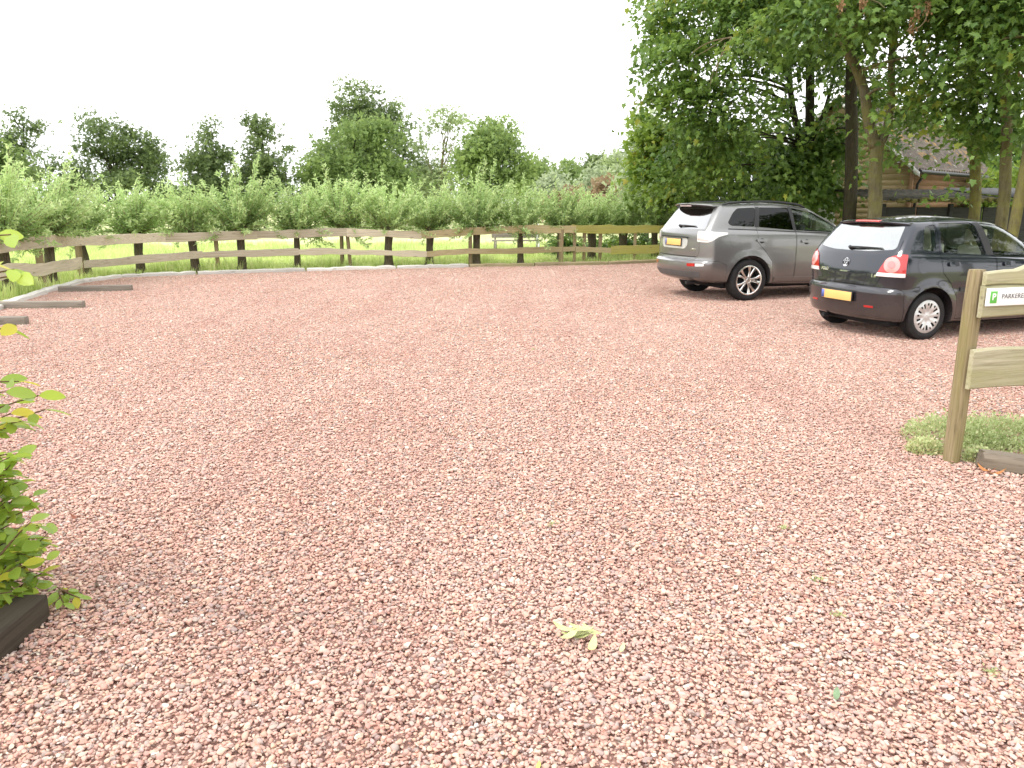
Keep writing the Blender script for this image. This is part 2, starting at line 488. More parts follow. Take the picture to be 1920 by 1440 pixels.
# ------------------------------------------------------------------ grass
m_grass = leaf_mat('grass_blades', (.25, .39, .07), (.66, .72, .35), .4, .7, .2, (.52, .48, .25))
def grass_patch(name, size, n, hmin, hmax, seed, wid=.006):
    rng = np.random.default_rng(seed)
    c = rng.uniform(-size / 2, size / 2, (n, 2))
    h = rng.uniform(hmin, hmax, n) * rng.lognormal(0, .2, n); a = rng.uniform(0, 2 * math.pi, n); ln = rng.uniform(.1, .8, n) * h
    dx, dy = np.cos(a), np.sin(a); w_ = wid * rng.uniform(.6, 1.4, n)
    px, py = -dy * w_, dx * w_
    z0 = np.full(n, -.03)
    V = np.stack([np.stack([c[:, 0] - px, c[:, 1] - py, z0], 1), np.stack([c[:, 0] + px, c[:, 1] + py, z0], 1),
                  np.stack([c[:, 0] + dx * ln * .4 + px * .8, c[:, 1] + dy * ln * .4 + py * .8, h * .65], 1),
                  np.stack([c[:, 0] + dx * ln * .4 - px * .8, c[:, 1] + dy * ln * .4 - py * .8, h * .65], 1),
                  np.stack([c[:, 0] + dx * ln, c[:, 1] + dy * ln, h], 1)], 1)
    o = np.arange(n)[:, None] * 5
    tint = np.repeat(np.clip(rng.normal(.55, .25, n), 0, 1), 5)
    return make_mesh(name, V.reshape(-1, 3), [o + np.array([[0, 1, 2, 3]]), o + np.array([[3, 2, 4]])], m_grass, tint)
gp = [grass_patch('grass_patch', .8, 620, .05, .16, 300 + i) for i in range(4)]
gp += [grass_patch('grass_patch', .8, 520, .10, .30, 310 + i) for i in range(2)]
OUT = KERB
band = OUT + [(9.5, 30.0), (-2, 31.0), (-16.0, 29.0), (-18, 20), (-16, 12.0), (-10.5, 6.0)]
rng = np.random.default_rng(7)
P = cells(band, -20, 12, 3, 32, .62)
P = P + rng.uniform(-.15, .15, P.shape)
P = P[~in_poly(P, [(x, y) for x, y in LOT])]
kd = np.array(KERB)
dmin = np.min(np.linalg.norm(P[:, None] - np.concatenate([kd[:-1] * (1 - s) + kd[1:] * s for s in np.linspace(0, 1, 9)])[None], axis=2), axis=1)
P = P[dmin > .47]
scatter('grass', np.concatenate([P, np.full((len(P), 1), -.01)], 1), gp, m_grass, False, .8, 1.15, 21,
        label='pale yellow green meadow grass behind the wooden fence', cat='grass')
# ------------------------------------------------------------------ cars
def pchip(x, Y, xi):
    x = np.asarray(x, float); Y = np.asarray(Y, float); h = np.diff(x)[:, None]; d = np.diff(Y, axis=0) / h
    m = np.zeros_like(Y)
    w1 = 2 * h[1:] + h[:-1]; w2 = h[1:] + 2 * h[:-1]
    ok = d[:-1] * d[1:] > 0
    with np.errstate(divide='ignore', invalid='ignore'):
        hm = (w1 + w2) / (w1 / d[:-1] + w2 / d[1:])
    m[1:-1] = np.where(ok, hm, 0); m[0] = d[0]; m[-1] = d[-1]
    k = np.clip(np.searchsorted(x, xi, side='right') - 1, 0, len(x) - 2)
    t = ((xi - x[k]) / (x[k + 1] - x[k]))[:, None]; hk = (x[k + 1] - x[k])[:, None]
    return ((2 * t**3 - 3 * t**2 + 1) * Y[k] + (t**3 - 2 * t**2 + t) * hk * m[k] + (-2 * t**3 + 3 * t**2) * Y[k + 1] + (t**3 - t**2) * hk * m[k + 1])

YF = np.array([0, .3, .56, .76, .90, .972]); XF = np.array([0, .05, .17, .37, .66, 1.0])
def level(xr, z3, W, bow, xf, bowf, tf=.93):
    r = np.stack([xr + bow * XF, W * YF], 1)
    ts = np.array([.05, .13, .25, .38, .5, .62, .75, .87, .95])
    xa, xb = xr + bow, xf - bowf
    sd = np.stack([xa + (xb - xa) * ts, W * np.array([.99, .998, 1, 1, 1, 1, .995, .98, .965])], 1)
    f = np.stack([xf - bowf * XF, W * tf * YF / .972], 1)[::-1]
    q = np.concatenate([r, sd, f])
    tt = (q[:, 0] - xr) / (xf - xr)
    z = pchip([0, .5, 1], np.array(z3, float)[:, None], tt)[:, 0]
    return np.column_stack([q, z])

def loft(levels, nu, nv, arches=(), flare=0.0, Ra=.38, top_crown=0.02):
    L = np.array(levels)                                   # (K, M, 3)
    ch = np.linalg.norm(np.diff(L[2], axis=0), axis=1); cv = np.concatenate([[0], np.cumsum(ch)]); cv /= cv[-1]
    iv = np.interp(np.linspace(0, 1, nv), cv, np.arange(len(cv)))
    # denser sampling near the rounded ends
    A = np.stack([pchip(np.arange(L.shape[1]), L[k], iv) for k in range(len(L))])      # K, nv, 3
    cu = np.concatenate([[0], np.cumsum(np.linalg.norm(np.diff(A, axis=0), axis=2).mean(1))]); cu /= cu[-1]
    iu = np.unique(np.concatenate([np.interp(np.linspace(0, 1, nu), cu, np.arange(len(cu))), np.arange(len(cu))]))
    B = pchip(np.arange(len(L)), A.reshape(len(L), -1), iu).reshape(len(iu), nv, 3)
    B[:, 0, 1] = 0; B[:, -1, 1] = 0
    for (xw, zw) in arches:
        r = np.hypot(B[..., 0] - xw, B[..., 2] - zw)
        side = np.clip((B[..., 1] - .55) / .15, 0, 1)
        B[..., 1] += flare * np.exp(-((r - Ra) / .065)**2) * side * (B[..., 2] < zw + Ra + .25)
    nu = len(iu)
    ringn = 2 * nv - 2
    mir = B[:, nv - 2:0:-1].copy(); mir[..., 1] *= -1
    ring = np.concatenate([B, mir], 1)
    V = ring.reshape(-1, 3)
    id_ = np.arange(nu * ringn).reshape(nu, ringn)
    F = np.stack([id_[:-1], np.roll(id_, -1, 1)[:-1], np.roll(id_, -1, 1)[1:], id_[1:]], -1).reshape(-1, 4)
    quads = [F]; tris = []
    Vx = [V]; nxt = len(V)
    for row, crown in ((0, 0.0), (nu - 1, top_crown)):
        l = id_[row, :nv]; r = np.concatenate([[id_[row, 0]], id_[row, ringn:nv - 1:-1], [id_[row, nv - 1]]])
        c = (V[l] + V[r]) / 2; c[:, 2] += crown * np.sin(np.linspace(0, math.pi, nv))**.5
        cid = np.arange(nxt, nxt + nv); cid[0] = l[0]; cid[-1] = l[-1]
        Vx.append(c); nxt += nv
        for a_, b_ in ((l, cid), (cid, r)):
            quads.append(np.stack([a_[1:-2], a_[2:-1], b_[2:-1], b_[1:-2]], -1))
            tris.append(np.array([[a_[0], a_[1], b_[1]], [a_[-2], a_[-1], b_[-2]]]))
    me = make_mesh('shell', np.concatenate(Vx), [np.concatenate(quads), np.concatenate(tris)], [])
    bm = bmesh.new(); bm.from_mesh(me)
    bmesh.ops.delete(bm, geom=[v for v in bm.verts if not v.link_faces], context='VERTS')
    bmesh.ops.recalc_face_normals(bm, faces=bm.faces)
    bm.to_mesh(me); bm.free()
    return me

def temp(me):
    o = bpy.data.objects.new('cutter', me); COL.objects.link(o); return o
def cut(me, cutter, op):
    a, b_ = temp(me), temp(cutter)
    md = a.modifiers.new('b', 'BOOLEAN'); md.object = b_; md.operation = op
    try: md.solver = 'MANIFOLD'
    except Exception: md.solver = 'EXACT'
    dg = bpy.context.evaluated_depsgraph_get()
    r = bpy.data.meshes.new_from_object(a.evaluated_get(dg))
    if len(r.polygons) == 0 or (op == 'DIFFERENCE' and len(r.polygons) == len(me.polygons)):
        md.solver = 'EXACT'; dg = bpy.context.evaluated_depsgraph_get()
        r = bpy.data.meshes.new_from_object(a.evaluated_get(dg))
    bpy.data.objects.remove(a); bpy.data.objects.remove(b_)
    return r
def prism_mesh(poly, axis, a, b_):
    o = MB().prism(poly, axis, a, b_).build('cutter', []); me = o.data; bpy.data.objects.remove(o); return me
def shrink(poly, d):
    P = [Vector((*p, 0)) for p in poly]; n = len(P); out = []
    area = sum(P[i].x * P[(i + 1) % n].y - P[(i + 1) % n].x * P[i].y for i in range(n))
    s = 1 if area > 0 else -1
    for i in range(n):
        a, b_, c = P[i - 1], P[i], P[(i + 1) % n]
        e1, e2 = (b_ - a).normalized(), (c - b_).normalized()
        n1, n2 = Vector((-e1.y, e1.x, 0)) * s, Vector((-e2.y, e2.x, 0)) * s
        m = (n1 + n2); m = m / max(.35, m.length_squared / 2) if m.length > 1e-6 else n1
        q = b_ + m * d; out.append((q.x, q.y))
    return out
def rounded(poly, r, n=4):
    P = [np.array(p, float) for p in poly]; out = []
    for i in range(len(P)):
        a, b_, c = P[i - 1], P[i], P[(i + 1) % len(P)]
        l1, l2 = np.linalg.norm(a - b_), np.linalg.norm(c - b_)
        q = min(r, l1 * .45, l2 * .45)
        p0, p1 = b_ + (a - b_) / l1 * q, b_ + (c - b_) / l2 * q
        for t_ in np.linspace(0, 1, n): out.append(tuple((1 - t_)**2 * p0 + 2 * t_ * (1 - t_) * b_ + t_**2 * p1))
    return out

class Car:
    def __init__(s, name, pose, label, levels, inset_levels, arches, flare, Ra, paint, inside, group=None):
        s.root = empty(name, (pose[0], pose[1], 0), pose[2], label, 'car', group)
        s.paint, s.inside = paint, inside
        s.orig = loft(levels, 74, 110, arches, flare, Ra)
        bm = bmesh.new(); bm.from_mesh(s.orig); s.bvh = BVHTree.FromBMesh(bm); bm.free()
        s.me = s.orig.copy()
        for (xw, zw) in arches:
            for sg in (-1, 1):
                m = MB().lathe([(0.001, .52 * sg), (Ra, .52 * sg), (Ra, 1.2 * sg), (.001, 1.2 * sg)], (xw, 0, zw), 48, close=False)
                o = m.build('cutter', []); bmx = bmesh.new(); bmx.from_mesh(o.data)
                bmesh.ops.remove_doubles(bmx, verts=bmx.verts, dist=.004); bmesh.ops.recalc_face_normals(bmx, faces=bmx.faces); bmx.to_mesh(o.data); bmx.free()
                me = o.data; bpy.data.objects.remove(o)
                s.me = cut(s.me, me, 'DIFFERENCE')
        s.me = cut(s.me, loft(inset_levels, 30, 60), 'DIFFERENCE')
    def side_holes(s, polys):
        for p in polys:
            for sg in (-1, 1):
                s.me = cut(s.me, prism_mesh(p, 'y', .35 * sg, 1.2 * sg), 'DIFFERENCE')
    def end_hole(s, poly, x0, x1):
        s.me = cut(s.me, prism_mesh(poly, 'x', x0, x1), 'DIFFERENCE')
    def finish(s, me, name, sharp=32):
        bm = bmesh.new(); bm.from_mesh(me)
        bmesh.ops.remove_doubles(bm, verts=bm.verts, dist=.0006)
        bmesh.ops.dissolve_degenerate(bm, edges=bm.edges, dist=.0004)
        for f in bm.faces:
            f.smooth = True
            c = f.calc_center_median()
            hit = s.bvh.find_nearest(c)
            f.material_index = 0 if hit[0] is not None and hit[3] < .006 and abs(hit[1].dot(f.normal)) > .55 else 1
        bm.to_mesh(me); bm.free()
        me.materials.clear(); me.materials.append(s.paint); me.materials.append(s.inside)
        me.set_sharp_from_angle(angle=R(sharp))
        return link(name, me, s.root)
    def split(s, polys, axis, a, b_, name, gap=.006, label=None):
        out = []
        for sg in ((-1, 1) if axis == 'y' and a > 0 else (1,)):
            for p in polys:
                pc = cut(s.me, prism_mesh(shrink(p, gap), axis, a * sg, b_ * sg), 'INTERSECT')
                s.me = cut(s.me, prism_mesh(p, axis, a * sg, b_ * sg), 'DIFFERENCE')
                out.append(s.finish(pc, name))
        return out
    def patch(s, poly, axis, name, mat, off=.004, thick=.012, sg=-1, parent=None, step=.05, ang=0.0, smooth=40, dome=0.0):
        """a shaped piece lying on the body surface. axis 'side': outline (x,z) seen along y (sg = which side);
        'rear': outline (y,z) seen along +x; 'diag': outline (s,z) seen along a direction turned by ang from +x"""
        bm = bmesh.new()
        f = bm.faces.new([bm.verts.new((p[0], 0, p[1])) for p in poly])
        us = [p[0] for p in poly]; ws = [p[1] for p in poly]
        for k in np.arange(min(us) + step, max(us), step):
            bmesh.ops.bisect_plane(bm, geom=bm.verts[:] + bm.edges[:] + bm.faces[:], plane_co=(k, 0, 0), plane_no=(1, 0, 0))
        for k in np.arange(min(ws) + step, max(ws), step):
            bmesh.ops.bisect_plane(bm, geom=bm.verts[:] + bm.edges[:] + bm.faces[:], plane_co=(0, 0, k), plane_no=(0, 0, 1))
        if axis == 'side': d = Vector((0, -sg, 0)); base = lambda u, w_: Vector((u, 3 * sg, w_))
        elif axis == 'front': d = Vector((-1, 0, 0)); base = lambda u, w_: Vector((5, u, w_))
        else:
            d = Vector((math.cos(ang), math.sin(ang), 0)); nrm = Vector((-math.sin(ang), math.cos(ang), 0))
            base = lambda u, w_: nrm * u - d * 3 + Vector((0, 0, w_))
        cu, cw = (min(us) + max(us)) / 2, (min(ws) + max(ws)) / 2
        hu, hw = (max(us) - min(us)) / 2, (max(ws) - min(ws)) / 2
        last = None; pend = []
        for v in bm.verts:
            b0 = base(v.co.x, v.co.z)
            hit = s.bvh.ray_cast(b0, d)
            e = dome * max(0, 1 - ((v.co.x - cu) / hu)**2) * max(0, 1 - ((v.co.z - cw) / hw)**2)
            if hit[0] is None:
                q = s.bvh.find_nearest(b0 + d * 2.2); v.co = q[0] + q[1] * (off + e)
            else: v.co = hit[0] + hit[1] * (off + e)
        ret = bmesh.ops.extrude_face_region(bm, geom=bm.faces[:])
        for v in [g for g in ret['geom'] if isinstance(g, bmesh.types.BMVert)]:
            q = s.bvh.find_nearest(v.co); n_ = q[1]
            v.co = v.co - n_ * thick
        bmesh.ops.recalc_face_normals(bm, faces=bm.faces)
        me = bpy.data.meshes.new(name); bm.to_mesh(me); bm.free(); me.materials.append(mat)
        me.polygons.foreach_set('use_smooth', np.ones(len(me.polygons), dtype=bool)); me.set_sharp_from_angle(angle=R(smooth))
        return link(name, me, parent or s.root)
    def surf(s, u, w_, axis='rear', sg=-1):
        if axis == 'rear': h = s.bvh.ray_cast(Vector((-3, u, w_)), Vector((1, 0, 0)))
        else: h = s.bvh.ray_cast(Vector((u, 3 * sg, w_)), Vector((0, -sg, 0)))
        return h[0], h[1]

def circle(cx, cz, rx, rz=None, n=24):
    rz = rz or rx
    return [(cx + rx * math.cos(a), cz + rz * math.sin(a)) for a in np.linspace(0, 2 * math.pi, n, endpoint=False)]

m_tyre = plain('tyre_rubber', (.022, .021, .021), .75, var=.3, scale=20, spec=.3)
m_inside = plain('cabin_lining', (.03, .03, .032), .8, var=.1)
m_well = plain('wheel_well', (.012, .012, .013), .9)
m_black = plain('black_plastic', (.018, .018, .019), .5, var=.2)
m_chrome = plain('chrome', (.85, .85, .86), .12, 1.0, var=.02)
m_alloy = plain('polished_alloy', (.78, .76, .73), .24, 1.0, var=.05)
m_hub = plain('silver_wheel_cover', (.62, .62, .61), .34, .55, var=.06)
m_plate = plain('yellow_plate', (.80, .49, .16), .4, var=.05)
m_blue = plain('plate_blue_strip', (.10, .14, .42), .4, var=.03)
m_redlens = plain('red_lens', (.42, .012, .012), .12, coat=1, var=.12, scale=40)
m_pinklens = plain('pale_red_lens', (.74, .30, .28), .12, coat=1, var=.1, scale=60)
m_midlens = plain('rose_lens', (.66, .20, .19), .14, coat=1, var=.1, scale=60)
m_whitelens = plain('clear_lens', (.74, .73, .70), .14, coat=1, var=.08, scale=40)
m_cream = plain('cream_upholstery', (.72, .69, .56), .8, var=.08, scale=30)
m_white = plain('white_enamel', (.8, .8, .79), .35, var=.03)
m_seam = plain('seam_rubber', (.008, .008, .009), .7)

def flake_paint(name, c, metal=.55, rough=.32):
    m, t, b = new_mat(name)
    co = objco(t)
    fl = noise(t, 900, 1, .5, co)
    c_ = ramp(t, fl, [(.35, tuple(x * .85 for x in c)), (.7, tuple(min(1, x * 1.2) for x in c))])
    dirt = noise(t, 2.2, 5, .65, co)
    sep = t.nodes.new('ShaderNodeSeparateXYZ'); t.links.new(co, sep.inputs[0])
    low = t.nodes.new('ShaderNodeMapRange'); t.links.new(sep.outputs['Z'], low.inputs[0])
    low.inputs['From Min'].default_value = .75; low.inputs['From Max'].default_value = .2
    mm = t.nodes.new('ShaderNodeMath'); mm.operation = 'MULTIPLY'; t.links.new(low.outputs[0], mm.inputs[0]); t.links.new(dirt, mm.inputs[1])
    c2 = mixc(t, mm.outputs[0], c_, (.13, .105, .09))            # road dust thrown up along the sills
    t.links.new(c2, b.inputs['Base Color'])
    b.inputs['Metallic'].default_value = metal; b.inputs['Roughness'].default_value = rough
    b.inputs['Coat Weight'].default_value = 1.0; b.inputs['Coat Roughness'].default_value = .04
    return m
m_grey = flake_paint('metallic_grey_paint', (.215, .212, .208), .7, .34)
m_navy = flake_paint('dark_blue_paint', (.008, .011, .020), .35, .26)
m_darkgl = glass_mat('privacy_glass', (.03, .033, .033), .035)
m_clrgl = glass_mat('tinted_glass', (.86, .90, .86), .03)
m_rearD = glass_mat('rear_privacy_glass', (.06, .065, .07), .42)
m_rearC = glass_mat('rear_clear_glass', (.5, .56, .52), .38)

def wheel(car, x, y, r, wdt, rr, kind, sg, spin=0.0):
    """sg: outward side (+1 left, -1 right)"""
    w_ = empty('wheel', (x, y, r)); w_.parent = car.root
    w_.rotation_euler = (0, spin, 0) if sg < 0 else (0, spin, math.pi)
    # local: outward is -y
    h = wdt / 2
    tyre = MB().lathe([(rr - .01, -h * .62), (rr + .012, -h * .92), (rr + (r - rr) * .45, -h * 1.02), (r - .028, -h * .93), (r - .008, -h * .78), (r, -h * .45),
                       (r, -h * .36), (r - .007, -h * .34), (r - .007, -h * .28), (r, -h * .26), (r, -h * .05), (r - .007, -h * .03), (r - .007, h * .03), (r, h * .05), (r, h * .26), (r - .007, h * .28), (r - .007, h * .34), (r, h * .36),
                       (r, h * .45), (r - .008, h * .78), (r - .028, h * .93), (rr + (r - rr) * .45, h * 1.02), (rr + .012, h * .92), (rr - .01, h * .62)], n=56, close=True)
    tyre.build('tyre', m_tyre, w_, sharp=40)
    if kind == 'alloy':
        rim = MB().lathe([(rr + .008, -h * .9), (rr + .012, -h * .97), (rr - .004, -h * 1.0), (rr - .014, -h * .95), (rr - .028, -h * .5), (rr - .05, h * .7), (rr - .01, h * .7)], n=56)
        rim.lathe([(.001, -h * .86), (.03, -h * .86), (.036, -h * .80), (.062, -h * .78), (.07, -h * .68), (.07, -h * .3)], n=24)
        for k in range(5):
            a0 = 2 * math.pi * k / 5 + math.pi / 2
            for s_ in (-1, 1):                                     # paired spokes that open like a Y
                pts = [(.05, s_ * .20), (.10, s_ * .17), (.15, s_ * .19), (.195, s_ * .235), (rr - .012, s_ * .26)]
                wd = [.019, .018, .019, .023, .030]; V = []
                for (q, da), ww in zip(pts, wd):
                    a = a0 + da; c_, s2 = math.cos(a), math.sin(a); tx, tz = -s2, c_
                    dep = -h * (.80 + .12 * (q / rr))
                    for e, yy in ((-1, dep + .004), (-.55, dep - .006), (.55, dep - .006), (1, dep + .004), (.8, dep + .04), (-.8, dep + .04)):
                        V.append((q * c_ + tx * ww * e, yy, q * s2 + tz * ww * e))
                F = [(i * 6 + j, i * 6 + (j + 1) % 6, (i + 1) * 6 + (j + 1) % 6, (i + 1) * 6 + j) for i in range(4) for j in range(6)]
                F += [(0, 1, 2, 3, 4, 5), tuple(24 + j for j in range(5, -1, -1))]
                rim.add(V, F)
        ro = rim.build('rim', m_alloy, w_, sharp=40)
        MB().lathe([(.001, -h * .15), (rr - .06, -h * .15), (rr - .06, 0), (.001, 0)], n=40).build('brake_disc', m_well, w_, sharp=40)
    else:
        nA, rings = 144, [(.001, -h * .80), (.03, -h * .83), (.036, -h * .80), (.075, -h * .84), (.105, -h * .93), (.120, -h * .96), (.135, -h * .975), (.150, -h * .985), (.165, -h * .985), (rr - .006, -h * .95), (rr + .008, -h * .88)]
        ang = np.linspace(0, 2 * math.pi, nA, endpoint=False)
        V = np.array([(q * math.cos(a), y_ , q * math.sin(a)) for q, y_ in rings for a in ang])
        # shallow radial flutes towards the edge
        fl = np.tile(np.cos(ang * 9), len(rings)) * np.repeat([0, 0, 0, .001, .003, .004, .004, .004, .003, .001, 0], nA)
        V[:, 1] += fl
        F = []
        for i in range(len(rings) - 1):
            for j in range(nA):
                a = (j % 16) / 16.0
                big = a < .2; small = .5 <= a < .64
                if (big and 4 <= i < 8) or (small and 6 <= i < 8): continue
                F.append((i * nA + j, i * nA + (j + 1) % nA, (i + 1) * nA + (j + 1) % nA, (i + 1) * nA + j))
        mb = MB().addn(V, F, .5)
        mb.build('wheel_cover', m_hub, w_, sharp=40)
        MB().lathe([(.001, -h * .5), (rr + .005, -h * .62), (rr + .005, 0), (.001, 0)], n=40).build('rim', m_well, w_, sharp=40)
    return w_

def text_mesh(name, s_, size, mat, parent, M, depth=.003, bold=False, spacing=1.0):
    cu = bpy.data.curves.new('lettering', 'FONT'); cu.body = s_; cu.size = size; cu.extrude = depth
    cu.align_x = 'CENTER'; cu.align_y = 'CENTER'; cu.space_character = spacing
    cu.offset = size * (.025 if bold else 0)
    o = bpy.data.objects.new('t', cu); COL.objects.link(o)
    dg = bpy.context.evaluated_depsgraph_get()
    me = bpy.data.meshes.new_from_object(o.evaluated_get(dg)); bpy.data.objects.remove(o)
    me.transform(M); me.materials.clear(); me.materials.append(mat)
    return link(name, me, parent)
def facing(p, n_, roll=0.0):
    """matrix placing text (XY plane) on point p, facing along n_ and upright"""
    z = Vector(n_).normalized(); x = Vector((0, 0, 1)).cross(z).normalized(); y = z.cross(x)
    return Matrix.Translation(Vector(p) + z * .002) @ Matrix((x, y, z)).transposed().to_4x4()

def wiper(car, p0, p1, mat):
    a, na = car.surf(*p0); b_, nb = car.surf(*p1)
    mb = MB().tube([a + na * .02, a * .7 + b_ * .3 + na * .026, b_ + nb * .016], [.014, .011, .006], 8)
    mb.tube([a - na * .01, a + na * .03], [.024, .020], 12)
    mb.tube([a * .75 + b_ * .25 + na * .012, b_ * 1.02 - a * .02 + nb * .010], [.006, .005], 6)
    return mb.build('wiper', mat, car.root, sharp=40)

def plate(car, cy, cz, pw=.52, ph=.11, tilt=0.0, x=None):
    p, n_ = car.surf(cy, cz)
    x = p.x - .012 if x is None else x
    pl = MB().box((x, cy, cz), (.012, pw, ph), bev=.004).build('number_plate', m_plate, car.root)
    MB().box((x + .004, cy, cz), (.014, pw + .022, ph + .022), bev=.004).build('plate_frame', m_black, pl)
    MB().box((x - .0075, cy + pw / 2 - .024, cz), (.004, .046, ph - .012)).build('blue_strip', m_blue, pl)
    return pl

def seat_back(car, x, y, mat, ztop, hw=.22, zb=.80):
    s_ = MB()
    s_.box((x, y, (zb + ztop - .2) / 2), (.12, hw * 2, ztop - .2 - zb), bev=.05)
    o = s_.build('seat', mat, car.root, sharp=50)
    h_ = MB().box((x - .01, y, ztop - .075), (.10, .27, .17), bev=.055)
    h_.build('headrest', mat, o, sharp=50)
    for e in (-.06, .06): 
        MB().tube([(x, y + e, ztop - .26), (x, y + e, ztop - .14)], .006, 6).build('headrest_post', m_chrome, o)
    return o

# ---- dark blue hatchback
P_POLO = (4.7295, 10.1736, .33467)
def polo_levels(d=0.0):
    T = [(-.50, (.215, .19, .20), .71, .24, 3.02, .36), (-.60, (.255, .21, .22), .79, .26, 3.16, .34), (-.645, (.40, .40, .38), .815, .26, 3.22, .32),
         (-.655, (.56, .55, .50), .824, .26, 3.25, .30), (-.65, (.592, .57, .53), .824, .26, 3.25, .30), (-.598, (.622, .60, .56), .82, .21, 3.24, .30),
         (-.592, (.68, .67, .61), .823, .20, 3.23, .30), (-.585, (.80, .78, .68), .824, .18, 3.19, .34), (-.565, (.91, .88, .75), .815, .165, 3.08, .40), (-.54, (1.0, .955, .86), .793, .15, 2.62, .40),
         (-.51, (1.055, 1.0, .93), .765, .13, 2.15, .35), (-.405, (1.20, 1.19, 1.12), .715, .11, 1.83, .30), (-.285, (1.345, 1.36, 1.30), .648, .10, 1.48, .26),
         (-.235, (1.395, 1.42, 1.37), .575, .09, 1.30, .22), (-.13, (1.42, 1.452, 1.41), .38, .08, 1.12, .16)]
    if d:
        T = [(t_[0] + d * 1.3, tuple(z - (d if i > 3 else 0) for z in t_[1]), t_[2] - d * (1.0 if i < 6 else 1.25), t_[3], t_[4] - d * 3 - (0.6 if t_[4] > 2.7 else 0), t_[5]) for i, t_ in enumerate(T[7:])]
    return [level(*t_) for t_ in T]
polo = Car('parked_hatchback', P_POLO, 'dark blue small hatchback parked nose right behind the wooden parking sign', polo_levels(), polo_levels(.055),
           [(0, .288), (2.46, .288)], .020, .355, m_navy, m_inside)
PQ = rounded([(-.135, 1.085), (.055, 1.055), (.115, 1.375), (-.055, 1.345)], .035)
PD = rounded([(.15, 1.045), (.85, 1.005), (.70, 1.39), (.175, 1.382)], .03)
PF = rounded([(.985, .995), (1.82, .96), (1.52, 1.20), (1.22, 1.345), (.83, 1.388)], .03)
polo.side_holes([PQ, PD, PF])
RW = rounded([(-.64, 1.085), (-.3, 1.05), (.3, 1.05), (.64, 1.085), (.54, 1.365), (-.54, 1.365)], .05)
polo.end_hole(RW, -.9, .05)
polo.end_hole(rounded([(-.62, 1.0), (.62, 1.0), (.52, 1.36), (-.52, 1.36)], .06), .95, 2.6)
DR = [(.115, 1.405), (.115, .92), (.145, .80), (.27, .69), (.39, .50), (.42, .245), (.985, .245), (.985, .98), (.93, 1.0), (.775, 1.41)]
DF = [(.995, .245), (1.98, .245), (2.04, .60), (1.98, .93), (1.86, .965), (1.56, 1.215), (1.25, 1.38), (.79, 1.412), (.942, 1.0), (.995, .985)]
polo.split([DR, DF], 'y', .45, 1.3, 'door')
polo.split([rounded([(-.70, .645), (-.57, .79), (-.60, .94), (-.685, 1.04), (-.60, 1.40), (.60, 1.40), (.685, 1.04), (.60, .94), (.57, .79), (.50, .645), (-.50, .645)][1:], .02)], 'x', -1.0, -.34, 'tailgate', .005)
polo.split([[(-1.0, .1), (-.358, .1), (-.40, .60), (-.47, .636), (-1.0, .642)]], 'y', -1.2, 1.2, 'bumper', .004)
polo.finish(polo.me, 'body')
for sg in (-1, 1):
    for p in (PQ, PD, PF):
        polo.patch(shrink(p, -.012), 'side', 'window', m_clrgl, -.004, .004, sg)
polo.patch(shrink(RW, -.012), 'rear', 'rear_window', m_rearC, -.002, .004)
polo.patch(shrink(rounded([(-.62, 1.0), (.62, 1.0), (.52, 1.36), (-.52, 1.36)], .06), -.015), 'front', 'windscreen', m_clrgl, -.003, .004)
for sg in (-1, 1):
    polo.patch([(.86, 1.01), (.978, 1.0), (.825, 1.388), (.712, 1.39)], 'side', 'pillar_trim', m_black, .003, .006, sg)
# side rubber strips and pillar trims
for sg in (-1, 1):
    polo.patch([(1.0, .583), (1.95, .583), (1.95, .628), (1.0, .628)], 'side', 'rubbing_strip', m_black, .010, .014, sg)
    polo.patch([(.43, .583), (.975, .583), (.975, .628), (.43, .628)], 'side', 'rubbing_strip', m_black, .010, .014, sg)
    for hx, hz in ((.30, .905), (1.18, .89)):
        hb = polo.patch(rounded([(hx - .085, hz - .022), (hx + .085, hz - .026), (hx + .085, hz + .024), (hx - .085, hz + .028)], .02), 'side', 'door_handle', m_navy, .022, .02, sg, dome=.012)
    # lamps: a tall lens with a round light, wrapping the corner
    q = lambda pts: [(-sg * u, z) for u, z in pts]
    AG = -sg * .6
    out = rounded(q([(-.092, .765), (-.135, .86), (-.185, .945), (-.255, 1.005), (-.35, 1.03), (-.425, 1.03), (-.432, .765)]), .02)
    lamp = polo.patch(out, 'diag', 'tail_lamp', m_redlens, .006, .02, step=.03, dome=.006, ang=AG)
    polo.patch(circle(sg * .272, .905, .092), 'diag', 'round_light', m_pinklens, .013, .016, parent=lamp, step=.03, dome=.012, ang=AG)
    polo.patch(circle(sg * .272, .905, .042), 'diag', 'inner_light', m_midlens, .027, .014, parent=lamp, step=.03, dome=.004, ang=AG)
    polo.patch(q([(-.097, .768), (-.425, .768), (-.425, .812), (-.113, .812)]), 'diag', 'reversing_light', m_whitelens, .0125, .014, parent=lamp, step=.03, ang=AG)
    polo.patch(rounded([(sg * .41, .385), (sg * .53, .385), (sg * .53, .41), (sg * .41, .41)], .008), 'rear', 'reflector', m_redlens, .005, .012)
    polo.patch(rounded([(2.30, .66), (2.9, .60), (3.02, .70), (2.6, .80)], .05), 'side', 'headlight', m_whitelens, .006, .02, sg)
    mi = MB().box((1.72, sg * .93, 1.0), (.11, .19, .13), bev=.045); mi.tube([(1.74, sg * .77, .965), (1.73, sg * .88, .98)], [.03, .025], 8)
    mi.build('wing_mirror', m_navy, polo.root, sharp=50)
    seat_back(polo, 1.12, sg * .36, m_cream, 1.30)
    seat_back(polo, .30, sg * .36, m_cream, 1.24)
plate(polo, .0, .495, x=-.676)
polo.patch(circle(0, .90, .052), 'rear', 'badge', m_chrome, .008, .012, step=.02)
bp, bn = polo.surf(0, .90)
